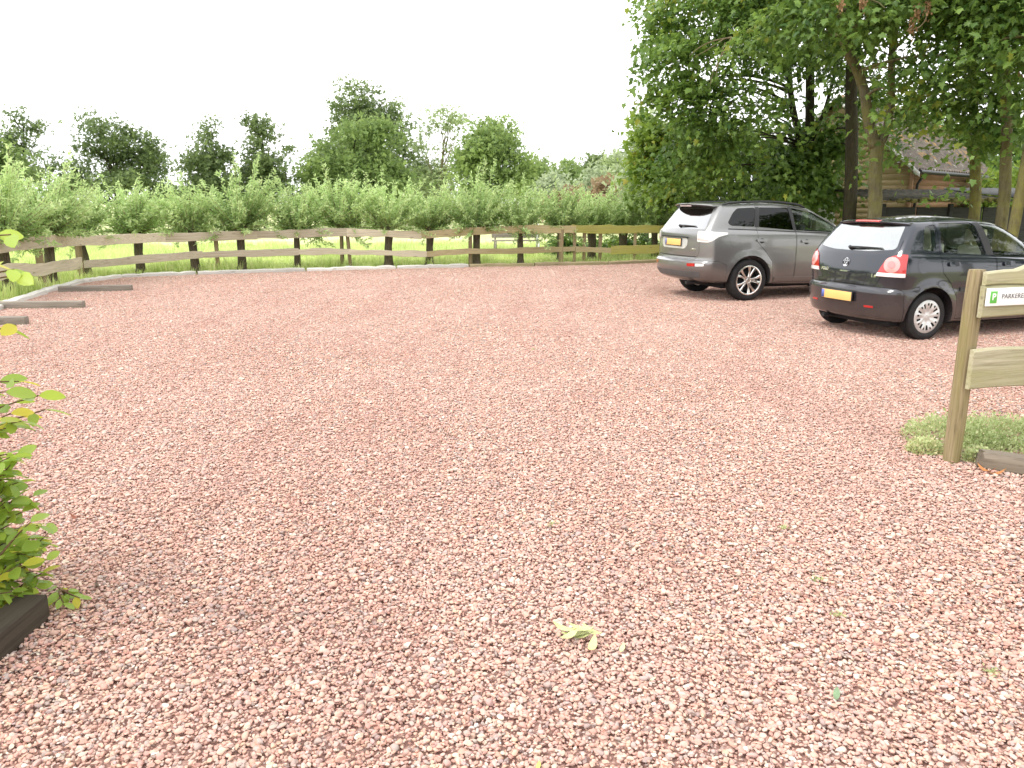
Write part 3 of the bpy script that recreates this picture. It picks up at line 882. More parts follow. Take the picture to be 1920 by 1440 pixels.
def badge_strokes():
    mb = MB()
    def st(a, b_):
        pa = np.array([bp.x - .013, -a[0], .90 + a[1]]); pb = np.array([bp.x - .013, -b_[0], .90 + b_[1]])
        mb.tube([pa, pb], .0045, 6)
    st((-.022, .040), (-.004, .006)); st((.022, .040), (.004, .006)); st((-.004, .006), (.004, .006))
    st((-.040, .012), (-.020, -.036)); st((.040, .012), (.020, -.036)); st((-.020, -.036), (0, .0)); st((.020, -.036), (0, .0))
    ring = [(bp.x - .011, .047 * math.cos(a), .90 + .047 * math.sin(a)) for a in np.linspace(0, 2 * math.pi, 33)]
    mb.tube(ring, .004, 6, cap=False)
    return mb.build('badge_emblem', m_black, polo.root)
badge_strokes()
lp, ln_ = polo.surf(.37, .795); text_mesh('model_lettering', 'POLO', .055, m_chrome, polo.root, facing(lp, ln_), bold=True)
lp, ln_ = polo.surf(-.46, .765); text_mesh('engine_lettering', '1.4', .055, m_chrome, polo.root, facing(lp, ln_), bold=True)
polo.patch(rounded([(-.085, .745), (.085, .745), (.075, .80), (-.075, .80)], .02), 'rear', 'tailgate_handle', m_black, .003, .006)
polo.patch(rounded([(-.07, .785), (.07, .785), (.065, .80), (-.065, .80)], .006), 'rear', 'tailgate_handle_bar', m_chrome, .014, .01)
wiper(polo, (.02, 1.075), (-.47, 1.085), m_black)
# roof lip with third brake light
sp = []
for y in np.linspace(-.585, .585, 25):
    e = (abs(y) / .585)
    xr = -.305 + .09 * e**3; zt = 1.412 - .028 * e**2.5
    sp.append([(xr + .16, y, zt + .012), (xr + .02, y, zt), (xr, y, zt - .012), (xr + .01, y, zt - .032), (xr + .13, y, zt - .05)])
sp = np.array(sp); n_ = len(sp)
Vv = sp.reshape(-1, 3); Ff = [(i * 5 + j, i * 5 + (j + 1) % 5, (i + 1) * 5 + (j + 1) % 5, (i + 1) * 5 + j) for i in range(n_ - 1) for j in range(5)] + [(0, 1, 2, 3, 4), tuple((n_ - 1) * 5 + j for j in (4, 3, 2, 1, 0))]
MB().add(Vv, Ff).build('roof_spoiler', m_navy, polo.root, sharp=40)
tb = []
for y in np.linspace(-.20, .20, 13):
    e = abs(y) / .585; xr = -.305 + .09 * e**3; zt = 1.412 - .028 * e**2.5
    tb.append([(xr + .045, y, zt + .006), (xr + .012, y, zt + .004), (xr - .007, y, zt - .010), (xr + .0, y, zt - .020), (xr + .05, y, zt - .01)])
tb = np.array(tb); n_ = len(tb)
MB().add(tb.reshape(-1, 3), [(i * 5 + j, i * 5 + (j + 1) % 5, (i + 1) * 5 + (j + 1) % 5, (i + 1) * 5 + j) for i in range(n_ - 1) for j in range(5)] + [(0, 1, 2, 3, 4), tuple((n_ - 1) * 5 + j for j in (4, 3, 2, 1, 0))]).build('brake_light', plain('brake_light_lens', (.62, .07, .06), .2, coat=1), polo.root)
for sg in (-1, 1):
    polo.patch(circle(-.16, .90, .085, .09), 'side', 'fuel_flap', m_navy, .0025, .006, sg) if sg < 0 else None
for x in (0, 2.46):
    for sg in (-1, 1): wheel(polo, x, sg * .715, .288, .172, .192, 'cover', sg, .2)
MB().tube([(-.60, .30, .20), (-.30, .30, .20)], .025, 10).build('exhaust_pipe', m_black, polo.root, sharp=40)
MB().box((1.2, 0, .20), (3.2, 1.2, .10), bev=.04).build('underbody', m_well, polo.root)

# ---- grey off-road estate
P_SUV = (3.713, 14.1766, .3153)
def suv_levels(d=0.0):
    T = [(-.80, (.32, .25, .26), .75, .25, 3.36, .40), (-.93, (.37, .27, .28), .845, .30, 3.52, .40), (-1.0, (.47, .40, .40), .882, .31, 3.60, .38),
         (-1.025, (.56, .53, .50), .895, .31, 3.63, .36), (-1.02, (.65, .64, .58), .90, .30, 3.63, .36), (-.962, (.685, .69, .63), .90, .26, 3.62, .36),
         (-.945, (.74, .74, .68), .90, .25, 3.60, .38), (-.948, (.86, .86, .76), .90, .25, 3.57, .40), (-.945, (1.0, .98, .87), .896, .24, 3.50, .44), (-.94, (1.11, 1.07, .96), .882, .235, 3.25, .5),
         (-.915, (1.165, 1.125, 1.04), .858, .22, 2.72, .45), (-.885, (1.20, 1.16, 1.08), .835, .19, 2.35, .4), (-.755, (1.36, 1.34, 1.28), .778, .15, 1.98, .36),
         (-.62, (1.525, 1.53, 1.45), .705, .13, 1.60, .3), (-.565, (1.575, 1.60, 1.525), .635, .12, 1.44, .26), (-.47, (1.60, 1.638, 1.57), .42, .10, 1.24, .2)]
    if d:
        T = [(t_[0] + d * 1.3, tuple(z - (d if i > 3 else 0) for z in t_[1]), t_[2] - d * (1.0 if i < 6 else 1.25), t_[3], t_[4] - d * 3 - (0.7 if t_[4] > 2.8 else 0), t_[5]) for i, t_ in enumerate(T[8:])]
    return [level(*t_) for t_ in T]
suv = Car('parked_estate_car', P_SUV, 'grey metallic off-road estate car parked beside the fence, roof rails on top', suv_levels(), suv_levels(.06),
          [(0, .352), (2.67, .352)], .022, .415, m_grey, m_inside)
S1 = rounded([(-.42, 1.30), (-.36, 1.255), (.085, 1.232), (.155, 1.548), (-.20, 1.535), (-.30, 1.46)], .04)
S2 = rounded([(.17, 1.228), (.86, 1.172), (.80, 1.545), (.225, 1.55)], .03)
S3 = rounded([(.905, 1.168), (1.93, 1.115), (1.66, 1.29), (1.32, 1.46), (.865, 1.542)], .03)
suv.side_holes([S1, S2, S3])
RS = rounded([(-.71, 1.20), (.71, 1.20), (.58, 1.53), (-.58, 1.53)], .05)
suv.end_hole(RS, -1.3, -.25)
WS = rounded([(-.70, 1.13), (.70, 1.13), (.58, 1.52), (-.58, 1.52)], .06)
suv.end_hole(WS, 1.1, 2.9)
SDR = [(.155, 1.575), (.12, 1.20), (.12, .98), (.27, .84), (.42, .66), (.475, .30), (.885, .30), (.885, 1.15), (.832, 1.57)]
SDF = [(.895, .30), (2.12, .30), (2.16, .75), (2.10, 1.10), (1.98, 1.13), (1.70, 1.31), (1.36, 1.49), (.842, 1.57), (.895, 1.15)]
suv.split([SDR, SDF], 'y', .45, 1.3, 'door')
suv.split([[(-.60, .70), (-.675, .80), (-.685, 1.165), (-.735, 1.19), (-.60, 1.56), (.60, 1.56), (.735, 1.19), (.685, 1.165), (.675, .80), (.60, .70)]], 'x', -1.3, -.66, 'tailgate', .005)
suv.split([[(-1.3, .1), (-.425, .1), (-.46, .62), (-.60, .685), (-1.3, .692)]], 'y', -1.2, 1.2, 'bumper', .004)
suv.finish(suv.me, 'body')
for sg in (-1, 1):
    for p, g_ in ((S1, m_darkgl), (S2, m_darkgl), (S3, m_clrgl)):
        suv.patch(shrink(p, -.012), 'side', 'window', g_, -.004, .004, sg)
suv.patch(shrink(RS, -.014), 'rear', 'rear_window', m_rearD, -.002, .004)
suv.patch(shrink(WS, -.015), 'front', 'windscreen', m_clrgl, -.003, .004)
for sg in (-1, 1):
    # big pale lamp: rear block outboard of the tailgate, tapering along the flank
    q = lambda pts: [(-sg * u, z) for u, z in pts]
    lamp = suv.patch(rounded(q([(.075, .995), (-.12, .985), (-.19, 1.01), (-.26, 1.075), (-.37, 1.112), (-.375, 1.14), (-.14, 1.158), (.075, 1.165)]), .02), 'diag', 'tail_lamp', m_whitelens, .010, .03, step=.03, dome=.010, ang=-sg * .7)
    suv.patch(rounded(q([(.06, 1.02), (.06, 1.055), (-.13, 1.05), (-.12, 1.01)]), .01), 'diag', 'lamp_red_band', plain('faint_red_lens', (.60, .40, .36), .15, coat=1), .0165, .012, parent=lamp, step=.03, ang=-sg * .7)
    rf = suv.patch(rounded([(sg * .50, .585), (sg * .66, .59), (sg * .66, .64), (sg * .50, .635)], .012), 'rear', 'reflector', m_redlens, .006, .012, step=.03)
    suv.patch(rounded([(sg * .67, .59), (sg * .80, .60), (sg * .80, .64), (sg * .67, .64)], .012), 'rear', 'reversing_light', m_whitelens, .006, .012, step=.03)
    for hx, hz in ((.19, 1.015), (1.08, .985)):
        h1 = suv.patch(rounded([(hx - .10, hz - .02), (hx + .10, hz - .026), (hx + .10, hz + .016), (hx - .10, hz + .022)], .018), 'side', 'door_handle', m_grey, .026, .018, sg, dome=.012)
        suv.patch(circle(hx + .01, hz - .01, .05, .042), 'side', 'handle_recess', m_inside, .001, .003, sg, parent=h1)
    suv.patch([(.088, 1.229), (.172, 1.227), (.228, 1.553), (.155, 1.553)], 'side', 'pillar_trim', m_black, .005, .010, sg)
    suv.patch([(.852, 1.170), (.910, 1.166), (.868, 1.546), (.798, 1.548)], 'side', 'pillar_trim', m_black, .005, .010, sg)
    suv.patch([(-.42, 1.196), (1.9, 1.098), (1.9, 1.112), (-.42, 1.212)], 'side', 'window_trim', m_black, .004, .008, sg)
    suv.patch([(.50, .335), (2.1, .335), (2.1, .385), (.49, .395)], 'side', 'sill_trim', m_grey, .012, .016, sg)
    # roof rails
    pts = []
    for x in np.linspace(-.42, 1.22, 15):
        h_ = suv.bvh.ray_cast(Vector((x, sg * .60, 3)), Vector((0, 0, -1)))
        e = min(1, min(x + .42, 1.22 - x) / .14)
        pts.append((x, sg * .60, h_[0].z + .004 + .030 * e))
    MB().tube(pts, [.012] + [.020] * 13 + [.012], 8).build('roof_rail', m_black, suv.root, sharp=60)
    mi = MB().box((1.83, sg * 1.0, 1.16), (.13, .22, .17), bev=.055); mi.tube([(1.86, sg * .83, 1.10), (1.84, sg * .94, 1.13)], [.035, .03], 8)
    mo = mi.build('wing_mirror', m_grey, suv.root, sharp=50)
    MB().box((1.765, sg * 1.0, 1.16), (.012, .18, .13), bev=.005).build('mirror_glass', m_chrome, mo)
    seat_back(suv, 1.20, sg * .40, m_inside, 1.46, .24, 1.0)
    seat_back(suv, .35, sg * .40, m_inside, 1.42, .24, 1.0)
    suv.patch(rounded([(2.75, .86), (3.3, .78), (3.42, .88), (2.95, .98)], .05), 'side', 'headlight', m_whitelens, .006, .02, sg)
# plate recess, pale surround, plate
suv.patch(rounded([(-.33, .865), (.40, .865), (.46, .93), (.46, 1.045), (-.40, 1.045), (-.40, .93)], .05), 'rear', 'plate_surround', plain('satin_surround', (.62, .62, .60), .3, .4), .004, .01)
suv.patch(rounded([(-.42, 1.045), (.48, 1.045), (.47, 1.07), (-.41, 1.07)], .012), 'rear', 'plate_garnish', m_black, .022, .024)
plate(suv, .02, .97)
lp, ln_ = suv.surf(-.56, .865); text_mesh('model_lettering', 'PHEV', .05, m_chrome, suv.root, facing(lp, ln_), bold=True)
wiper(suv, (-.03, 1.235), (-.50, 1.235), m_black)
suv.patch([(-.60, .738), (.60, .738), (.62, .742), (.62, .752), (-.62, .752), (-.62, .742)], 'rear', 'tailgate_crease', m_seam, .0015, .003)
suv.patch(rounded([(-.70, .395), (.70, .395), (.74, .50), (-.74, .50)], .03), 'rear', 'bumper_insert', plain('dark_grey_plastic', (.10, .10, .10), .5), .004, .01)
suv.patch(circle(-.32, 1.01, .085, .10), 'side', 'fuel_flap', m_grey, .0025, .006, -1)
# roof spoiler: thick lip, black underside
def spoiler():
    A, B_ = [], []
    for y in np.linspace(-.60, .60, 25):
        e = abs(y) / .60; xr = -.775 + .16 * e**3; zt = 1.618 - .03 * e**2.2
        A.append([(xr + .34, y, zt + .014), (xr + .03, y, zt + .004), (xr, y, zt - .012), (xr + .015, y, zt - .024), (xr + .30, y, zt - .02)])
        B_.append([(xr + .28, y * .97, zt - .021), (xr + .02, y * .97, zt - .0245), (xr + .035, y * .97, zt - .045), (xr + .13, y * .97, zt - .050), (xr + .30, y * .97, zt - .050)])
    F = lambda n_: [(i * 5 + j, i * 5 + (j + 1) % 5, (i + 1) * 5 + (j + 1) % 5, (i + 1) * 5 + j) for i in range(n_ - 1) for j in range(5)] + [(0, 1, 2, 3, 4), tuple((n_ - 1) * 5 + j for j in (4, 3, 2, 1, 0))]
    s_ = MB().add(np.array(A).reshape(-1, 3), F(25)).build('roof_spoiler', m_grey, suv.root, sharp=40)
    MB().add(np.array(B_).reshape(-1, 3), F(25)).build('spoiler_underside', m_black, s_, sharp=40)
    MB().box((-.753, 0, 1.573), (.02, .36, .02), bev=.006).build('brake_light', plain('brake_lens_pale', (.5, .36, .34), .2, coat=1), s_)
spoiler()
for x in (0, 2.67):
    for sg in (-1, 1): wheel(suv, x, sg * .775, .352, .225, .238, 'alloy', sg, .3)
MB().tube([(-.93, -.42, .30), (-.5, -.42, .30)], .03, 10).build('exhaust_pipe', m_black, suv.root, sharp=40)
MB().box((1.3, 0, .27), (3.4, 1.3, .14), bev=.05).build('underbody', m_well, suv.root)
# ------------------------------------------------------------------ timber: kerb, fence, parking beams, sign
ORD = ['first', 'second', 'third', 'fourth', 'fifth', 'sixth', 'seventh', 'eighth', 'ninth', 'tenth', 'eleventh', 'twelfth', 'thirteenth', 'fourteenth', 'fifteenth', 'sixteenth', 'seventeenth', 'eighteenth', 'nineteenth', 'twentieth']
m_kerbw = wood_mat('bleached_timber', (.46, .42, .38), (.80, .77, .72), (.30, .30, .16), .25)
m_kerbb = wood_mat('mossy_timber', (.20, .15, .085), (.46, .37, .24), (.20, .22, .06), .5)
m_rail = wood_mat('fence_board_wood', (.33, .28, .20), (.65, .57, .44), (.37, .36, .19), .35)
m_railg = wood_mat('algae_fence_board', (.22, .19, .065), (.44, .385, .15), (.34, .335, .07), .8)
m_railb = wood_mat('brown_fence_board', (.29, .225, .12), (.58, .47, .30), (.37, .34, .11), .5)
m_post = wood_mat('fence_post_wood', (.15, .11, .06), (.38, .29, .18), (.18, .18, .06), .5, axis=2)
m_sleeper = wood_mat('grey_sleeper_wood', (.13, .11, .09), (.36, .32, .27), (.16, .15, .07), .3)
m_signw = wood_mat('green_tinged_board', (.19, .17, .10), (.50, .46, .33), (.27, .26, .10), .6, grain=1.4)
m_signp = wood_mat('green_tinged_post', (.07, .045, .025), (.42, .33, .21), (.24, .21, .07), .75, axis=2, grain=1.5)

def board(name, pts, hgt, thk, mat, parent, seed, edge=.014, zlo=None, nx=24):
    """live-edge plank along a run of (x,y,z centre) points, wavy top and bottom"""
    rng = np.random.default_rng(seed)
    P = np.array(pts, float)
    s = np.concatenate([[0], np.cumsum(np.linalg.norm(np.diff(P[:, :2], axis=0), axis=1))])
    q = np.linspace(0, s[-1], nx); C = pchip(s, P, q) if len(P) > 2 else np.stack([np.interp(q, s, P[:, k]) for k in range(3)], 1)
    T = np.gradient(C, axis=0); T[:, 2] = 0; T /= np.linalg.norm(T, axis=1)[:, None]; N = np.stack([-T[:, 1], T[:, 0], 0 * T[:, 0]], 1)
    def wave(): 
        return sum(a * np.sin(q * f + ph) for a, f, ph in zip(edge * np.array([1, .6, .35]) * rng.uniform(.4, 1.2, 3), rng.uniform(1.2, 6, 3) * np.array([1, 2, 4]), rng.uniform(0, 6, 3)))
    up, lo = wave(), wave()
    b = .006
    V = []
    for i in range(nx):
        zt, zb = C[i, 2] + hgt / 2 + up[i], C[i, 2] - hgt / 2 + lo[i]
        for dn, dz in ((-thk / 2, zb + b), (-thk / 2 + b, zb), (thk / 2 - b, zb), (thk / 2, zb + b), (thk / 2, zt - b), (thk / 2 - b, zt), (-thk / 2 + b, zt), (-thk / 2, zt - b)):
            V.append((C[i, 0] + N[i, 0] * dn, C[i, 1] + N[i, 1] * dn, dz))
    V = np.array(V)
    # local frame so that the grain follows the plank
    mid = C.mean(0); ang = math.atan2(C[-1, 1] - C[0, 1], C[-1, 0] - C[0, 0])
    c_, s_ = math.cos(-ang), math.sin(-ang)
    V = (V - mid) @ np.array([[c_, s_, 0], [-s_, c_, 0], [0, 0, 1]])
    F = [(i * 8 + j, i * 8 + (j + 1) % 8, (i + 1) * 8 + (j + 1) % 8, (i + 1) * 8 + j) for i in range(nx - 1) for j in range(8)] + [tuple(range(8)), tuple((nx - 1) * 8 + j for j in range(7, -1, -1))]
    o = MB().add(V, F).build(name, mat, parent, sharp=35)
    o.location = mid; o.rotation_euler = (0, 0, ang)
    return o

# kerb logs, each one a timber lying along the edge of the gravel
KB = [((-5.3, 4.2), (-6.4, 7.2)), ((-6.42, 7.25), (-7.3, 10.0)), ((-7.32, 10.05), (-8.07, 12.38)), ((-8.10, 12.45), (-8.62, 14.5)), ((-8.63, 14.55), (-8.96, 16.45)),
      ((-8.97, 16.5), (-8.72, 17.62)), ((-8.68, 17.66), (-7.35, 18.42)), ((-7.30, 18.44), (-5.05, 19.34)), ((-5.0, 19.36), (-2.95, 20.08)), ((-2.9, 20.10), (-1.15, 20.66)),
      ((-1.1, 20.67), (.55, 21.02)), ((.6, 21.03), (2.55, 21.42)), ((2.6, 21.44), (4.3, 22.36)), ((4.34, 22.38), (5.7, 22.95))]
KL = ['bleached kerb log nearest the camera on the left edge', 'bleached kerb log halfway up the left edge', 'pale kerb log left of the parking beams', 'pale kerb log behind the longest parking beam',
      'pale kerb log meeting the farthest parking beam', 'short grey kerb log at the back left bend of the gravel', 'whitish kerb log just right of the back left bend',
      'whitish kerb log under the thin leaning fence post on the left', 'whitish kerb log under the pair of thin fence posts', 'whitish kerb log under the fence dip in the middle of the back edge',
      'grey brown kerb log under the garden bench view', 'brown mossy kerb log below the grouped fence posts', 'brown kerb log ending behind the grey car', 'mossy kerb log hidden behind the grey car']
rng = np.random.default_rng(11)
for i, ((x0, y0), (x1, y1)) in enumerate(KB):
    L = math.hypot(x1 - x0, y1 - y0); n = 14
    t_ = np.linspace(-L / 2, L / 2, n)
    hh = .135 if i < 11 else .16
    path = np.stack([t_, .012 * np.sin(t_ * 2.1 + i) + rng.normal(0, .004, n), np.full(n, .01) + rng.normal(0, .006, n)], 1)
    mb = MB()
    ringn = 10; V = []
    for k in range(n):
        r1, r2 = .085 * rng.uniform(.93, 1.08), hh / 2 * rng.uniform(.92, 1.08)
        if k in (0, n - 1): r1 *= .9; r2 *= .88
        for a in np.linspace(0, 2 * math.pi, ringn, endpoint=False):
            ca, sa = math.cos(a), math.sin(a); e = (abs(ca)**4 + abs(sa)**4)**-.25
            V.append(path[k] + np.array([0, ca * e * r1, sa * e * r2 + .01]))
    F = [(a * ringn + j, a * ringn + (j + 1) % ringn, (a + 1) * ringn + (j + 1) % ringn, (a + 1) * ringn + j) for a in range(n - 1) for j in range(ringn)] + [tuple(range(ringn)), tuple((n - 1) * ringn + j for j in range(ringn - 1, -1, -1))]
    o = mb.add(V, F).build('kerb_log', m_kerbw if i < 10 else m_kerbb, sharp=40)
    o.location = ((x0 + x1) / 2, (y0 + y1) / 2, 0); o.rotation_euler = (0, 0, math.atan2(y1 - y0, x1 - x0))
    tag(o, KL[i], 'kerb log', 'kerb logs edging the gravel')

# parking beams lying on the gravel
for (a, b_, lab) in (((-9.3, 10.50), (-6.63, 10.70), 'grey parking beam nearest the camera, only its right end in view at the left edge'),
                     ((-8.9, 12.30), (-6.78, 12.46), 'long grey parking beam on the gravel, middle one of three on the left'),
                     ((-8.45, 14.74), (-7.20, 14.98), 'grey parking beam lying against the pale kerb log, farthest of three')):
    L = math.hypot(b_[0] - a[0], b_[1] - a[1])
    o = MB().box((0, 0, .055), (L, .13, .115), bev=.012).build('parking_beam', m_sleeper, sharp=40)
    o.location = ((a[0] + b_[0]) / 2, (a[1] + b_[1]) / 2, 0); o.rotation_euler = (0, 0, math.atan2(b_[1] - a[1], b_[0] - a[0]))
    tag(o, lab, 'parking beam', 'parking beams on the gravel')

# the long post and rail fence: one thing
fence = empty('wooden_fence', (-3.0, 20.3, 0), 0, 'long brown two-rail wooden fence with wavy live-edge boards along the back of the gravel', 'fence')
FO = np.array([-3.0, 20.3, 0])
def up(px, py, y): return D(px, py, y)
# post feet (px, base py, lean)
posts = [(78, 541, 0, .11), (150, 524, .02, .11), (408, 512, 0, .085), (640, 503, .03, .07), (657, 504, -.06, .085), (882, 500, 0, .10), (1052, 496, 0, .12), (1077, 495, 0, .085), (1095, 494, 0, .09), (1125, 493, 0, .085), (1190, 491, 0, .08)]
rng = np.random.default_rng(5)
gl = [(-9.35, 12.2), (-8.95, 9.6), (-8.2, 6.6)]
allp = [(G(px, py), lean, w_) for px, py, lean, w_ in posts] + [((x, y), 0, .11) for x, y in gl] + [((4.6, 23.2), 0, .09)]
for (x, y), lean, w_ in allp:
    n = 8; V = []
    for k, z in enumerate(np.linspace(-.3, .93, 6)):
        s_ = w_ / 2 * (1 + .05 * rng.standard_normal())
        for (a, b_) in ((-1, -.7), (-.7, -1), (.7, -1), (1, -.7), (1, .7), (.7, 1), (-.7, 1), (-1, .7)):
            V.append((a * s_ + lean * z, b_ * s_ + .0, z))
    F = [(i * 8 + j, i * 8 + (j + 1) % 8, (i + 1) * 8 + (j + 1) % 8, (i + 1) * 8 + j) for i in range(5) for j in range(8)] + [tuple(range(7, -1, -1)), tuple(40 + j for j in range(8))]
    o = MB().add(V, F).build('post', m_post, fence, sharp=35)
    o.location = Vector((x, y + .06, 0)) - Vector(FO)
def run(name, pix, ydist, h_px, thk, mat, seed, edge=.014, hgt=None):
    pts = []
    for (px, py), y in zip(pix, ydist): pts.append(D(px, py, y) - FO)
    return board(name, pts, hgt, thk, mat, fence, seed, edge, nx=max(12, int(6 * np.linalg.norm(np.array(pts[-1]) - np.array(pts[0])))))
FY = lambda px: float(np.interp(px, [-60, 0, 78, 150, 260, 408, 657, 882, 1095, 1232, 1300], [12.6, 14.0, 15.28, 17.1, 18.05, 18.75, 20.0, 20.68, 21.8, 22.55, 23.0]))
def rail(seq, hgt, mat, seed, edge=.014, off=0.0):
    run('rail', seq, [FY(px) - .02 + off for px, _ in seq], 0, .035, mat, seed, edge, hgt)
# top rail (centre line) piece by piece, left to right
rail([(-110, 492), (-40, 470), (20, 460), (92, 452)], .225, m_rail, 1, .016)
rail([(92, 452), (150, 452), (250, 447), (310, 446)], .215, m_rail, 2)
rail([(310, 446), (400, 443), (482, 440)], .205, m_rail, 3)
rail([(482, 440), (560, 438), (650, 436)], .195, m_rail, 4)
rail([(650, 436), (720, 438), (790, 440)], .19, m_rail, 5)
rail([(790, 440), (850, 436), (960, 430)], .19, m_railb, 6)
rail([(960, 430), (1020, 430.5), (1080, 430)], .205, m_railb, 7)
rail([(1072, 429), (1150, 430), (1235, 430)], .215, m_railg, 8)
rail([(1235, 430), (1300, 430)], .215, m_railg, 9)
# lower rail
rail([(-110, 540), (-40, 523), (20, 507), (90, 503), (153, 492)], .235, m_rail, 11, .018)
rail([(158, 496), (230, 489), (300, 483), (380, 478)], .165, m_rail, 12)
rail([(380, 478), (440, 475), (490, 474), (560, 472)], .15, m_rail, 13)
rail([(560, 472), (610, 471.5), (655, 472)], .15, m_rail, 14)
rail([(655, 472), (720, 474), (800, 476)], .145, m_rail, 15)
rail([(800, 476), (880, 472), (960, 470), (1078, 467)], .145, m_railb, 16)
rail([(1079, 467.5), (1110, 468), (1148, 470)], .155, m_railb, 17)
rail([(1146, 469), (1190, 468), (1235, 467)], .24, m_railg, 18, .006, -.03)
rail([(1235, 467), (1300, 467)], .24, m_railg, 19, .006, -.03)
# left rails continue out of the frame along the gravel edge
for z, h_ in ((.84, .22), (.46, .22)):
    board('rail', [np.array([-9.30, 12.15, z]) - FO, np.array([-8.85, 9.55, z]) - FO, np.array([-8.15, 6.6, z]) - FO], h_, .035, m_rail, fence, 30 + int(z * 10))

# ---- fence end with the parking sign (right foreground)
SA = math.atan2(.11, .37)
sb = empty('sign_fence', (2.83, 4.83, 0), SA, 'greenish wooden fence end with one post and two thick boards, right foreground', 'fence')
M2 = Matrix.Rotation(-SA, 4, 'Z')
V = []
rng = np.random.default_rng(3)
for z in (-.3, 0, .25, .5, .75, 1.0, 1.21, 1.225):
    s_ = (.047 if z < 1.22 else .041) * (1 + .03 * rng.standard_normal())
    for a in np.linspace(0, 2 * math.pi, 14, endpoint=False):
        ca, sa = math.cos(a), math.sin(a); e = (abs(ca)**3.2 + abs(sa)**3.2)**(-1 / 3.2)
        V.append((ca * e * s_ + .010 * z - .012, sa * e * s_, z))
F = [(i * 14 + j, i * 14 + (j + 1) % 14, (i + 1) * 14 + (j + 1) % 14, (i + 1) * 14 + j) for i in range(7) for j in range(14)] + [tuple(range(13, -1, -1)), tuple(98 + j for j in range(14))]
MB().add(V, F).build('post', m_signp, sb, sharp=45)
def sboard(name, x0, x1, zlo, zhi, y, thk, mat, seed):
    n = 30; xs = np.linspace(x0, x1, n); r_ = np.random.default_rng(seed); V = []
    for i, x in enumerate(xs):
        a, b_ = zlo(x), zhi(x)
        for dy, z in ((-thk / 2, a + .008), (-thk / 2 + .008, a), (thk / 2, a), (thk / 2, b_), (-thk / 2 + .012, b_), (-thk / 2, b_ - .012)):
            V.append((x, y + dy + .004 * math.sin(x * 3), z))
    F = [(i * 6 + j, i * 6 + (j + 1) % 6, (i + 1) * 6 + (j + 1) % 6, (i + 1) * 6 + j) for i in range(n - 1) for j in range(6)] + [tuple(range(6)), tuple((n - 1) * 6 + j for j in range(5, -1, -1))]
    c = np.array([(x0 + x1) / 2, 0, 0]); o = MB().add(np.array(V) - c, F).build(name, mat, sb, sharp=35); o.location = c; return o
top = lambda x: 1.222 + .006 * math.sin((x - .05) * 14) + .085 / (1 + math.exp(-(x - .30) * 42)) - .05 * (x > .6) * (x - .6)
crack = lambda x: 1.136 + .004 * math.sin(x * 14)
sboard('board', -.022, 2.2, lambda x: crack(x) + .0015, top, -.080, .032, m_signw, 1)
sboard('board', -.028, 2.2, lambda x: .943 + .004 * math.sin(x * 5), lambda x: crack(x) - .0015, -.080, .034, m_signw, 2)
sboard('board', -.045, 2.2, lambda x: .494 + .006 * math.sin(x * 6 + 1), lambda x: .742 + .010 * math.sin(x * 7 + .5), -.080, .034, m_signw, 3)
p2 = MB(); p2.box((1.6, 0, .5), (.12, .12, 1.5), bev=.02); p2.build('post', m_signp, sb, sharp=40)
# the sign plate hangs on the board: its own thing
sg_ = empty('parking_sign', sb.matrix_basis @ Vector((-.022, -.104, 1.068)), SA, 'white sign plate with a green P square and the word PARKEREN on wooden boards', 'sign')
m_signwhite = plain('sign_white', (.80, .80, .79), .35, coat=.3, var=.02)
m_signgreen = plain('sign_green', (.10, .42, .06), .4, var=.02)
m_ink = plain('sign_ink', (.13, .12, .13), .5, var=.02)
MB().box((.275, -.004, 0), (.55, .010, .108), bev=.003).build('plate', m_signwhite, sg_)
gs = MB().box((.050, -.0105, 0), (.050, .003, .072), bev=.001).build('green_square', m_signgreen, sg_)
RX = Matrix.Rotation(math.pi / 2, 4, 'X')
text_mesh('letter', 'P', .056, m_signwhite, sg_, Matrix.Translation((.050, -.0125, .001)) @ RX, .0012, True)
text_mesh('lettering', 'PARKEREN', .041, m_ink, sg_, Matrix.Translation((.212, -.0100, .002)) @ Matrix.Shear('XZ', 4, (0.0, 0.0)) @ RX, .0010, False, 1.03)

# edging log at the foot of the sign fence
lg = MB(); rng = np.random.default_rng(9)
n = 16; t_ = np.linspace(0, 1.6, n); V = []
for k in range(n):
    for a in np.linspace(0, 2 * math.pi, 12, endpoint=False):
        ca, sa = math.cos(a), math.sin(a); e = (abs(ca)**4 + abs(sa)**4)**-.25
        r1, r2 = .075 * rng.uniform(.94, 1.06), .062 * rng.uniform(.94, 1.06)
        if k == 0: r1 *= .92; r2 *= .9
        V.append((t_[k] + (.02 * rng.standard_normal() if k == 0 else 0), ca * e * r1, sa * e * r2 + .045))
F = [(a * 12 + j, a * 12 + (j + 1) % 12, (a + 1) * 12 + (j + 1) % 12, (a + 1) * 12 + j) for a in range(n - 1) for j in range(12)] + [tuple(range(12)), tuple((n - 1) * 12 + j for j in range(11, -1, -1))]
o = lg.add(V, F).build('edging_log', wood_mat('dark_log_wood', (.045, .035, .026), (.23, .19, .145), (.13, .11, .06), .3), sharp=40)
a0, a1 = G(1838, 870, .03), G(1935, 884, .03)
o.location = (a0[0] + .02, a0[1] + .05, 0); o.rotation_euler = (0, 0, math.atan2(a1[1] - a0[1], a1[0] - a0[0]))
tag(o, 'dark weathered log lying by the foot of the sign fence', 'log')

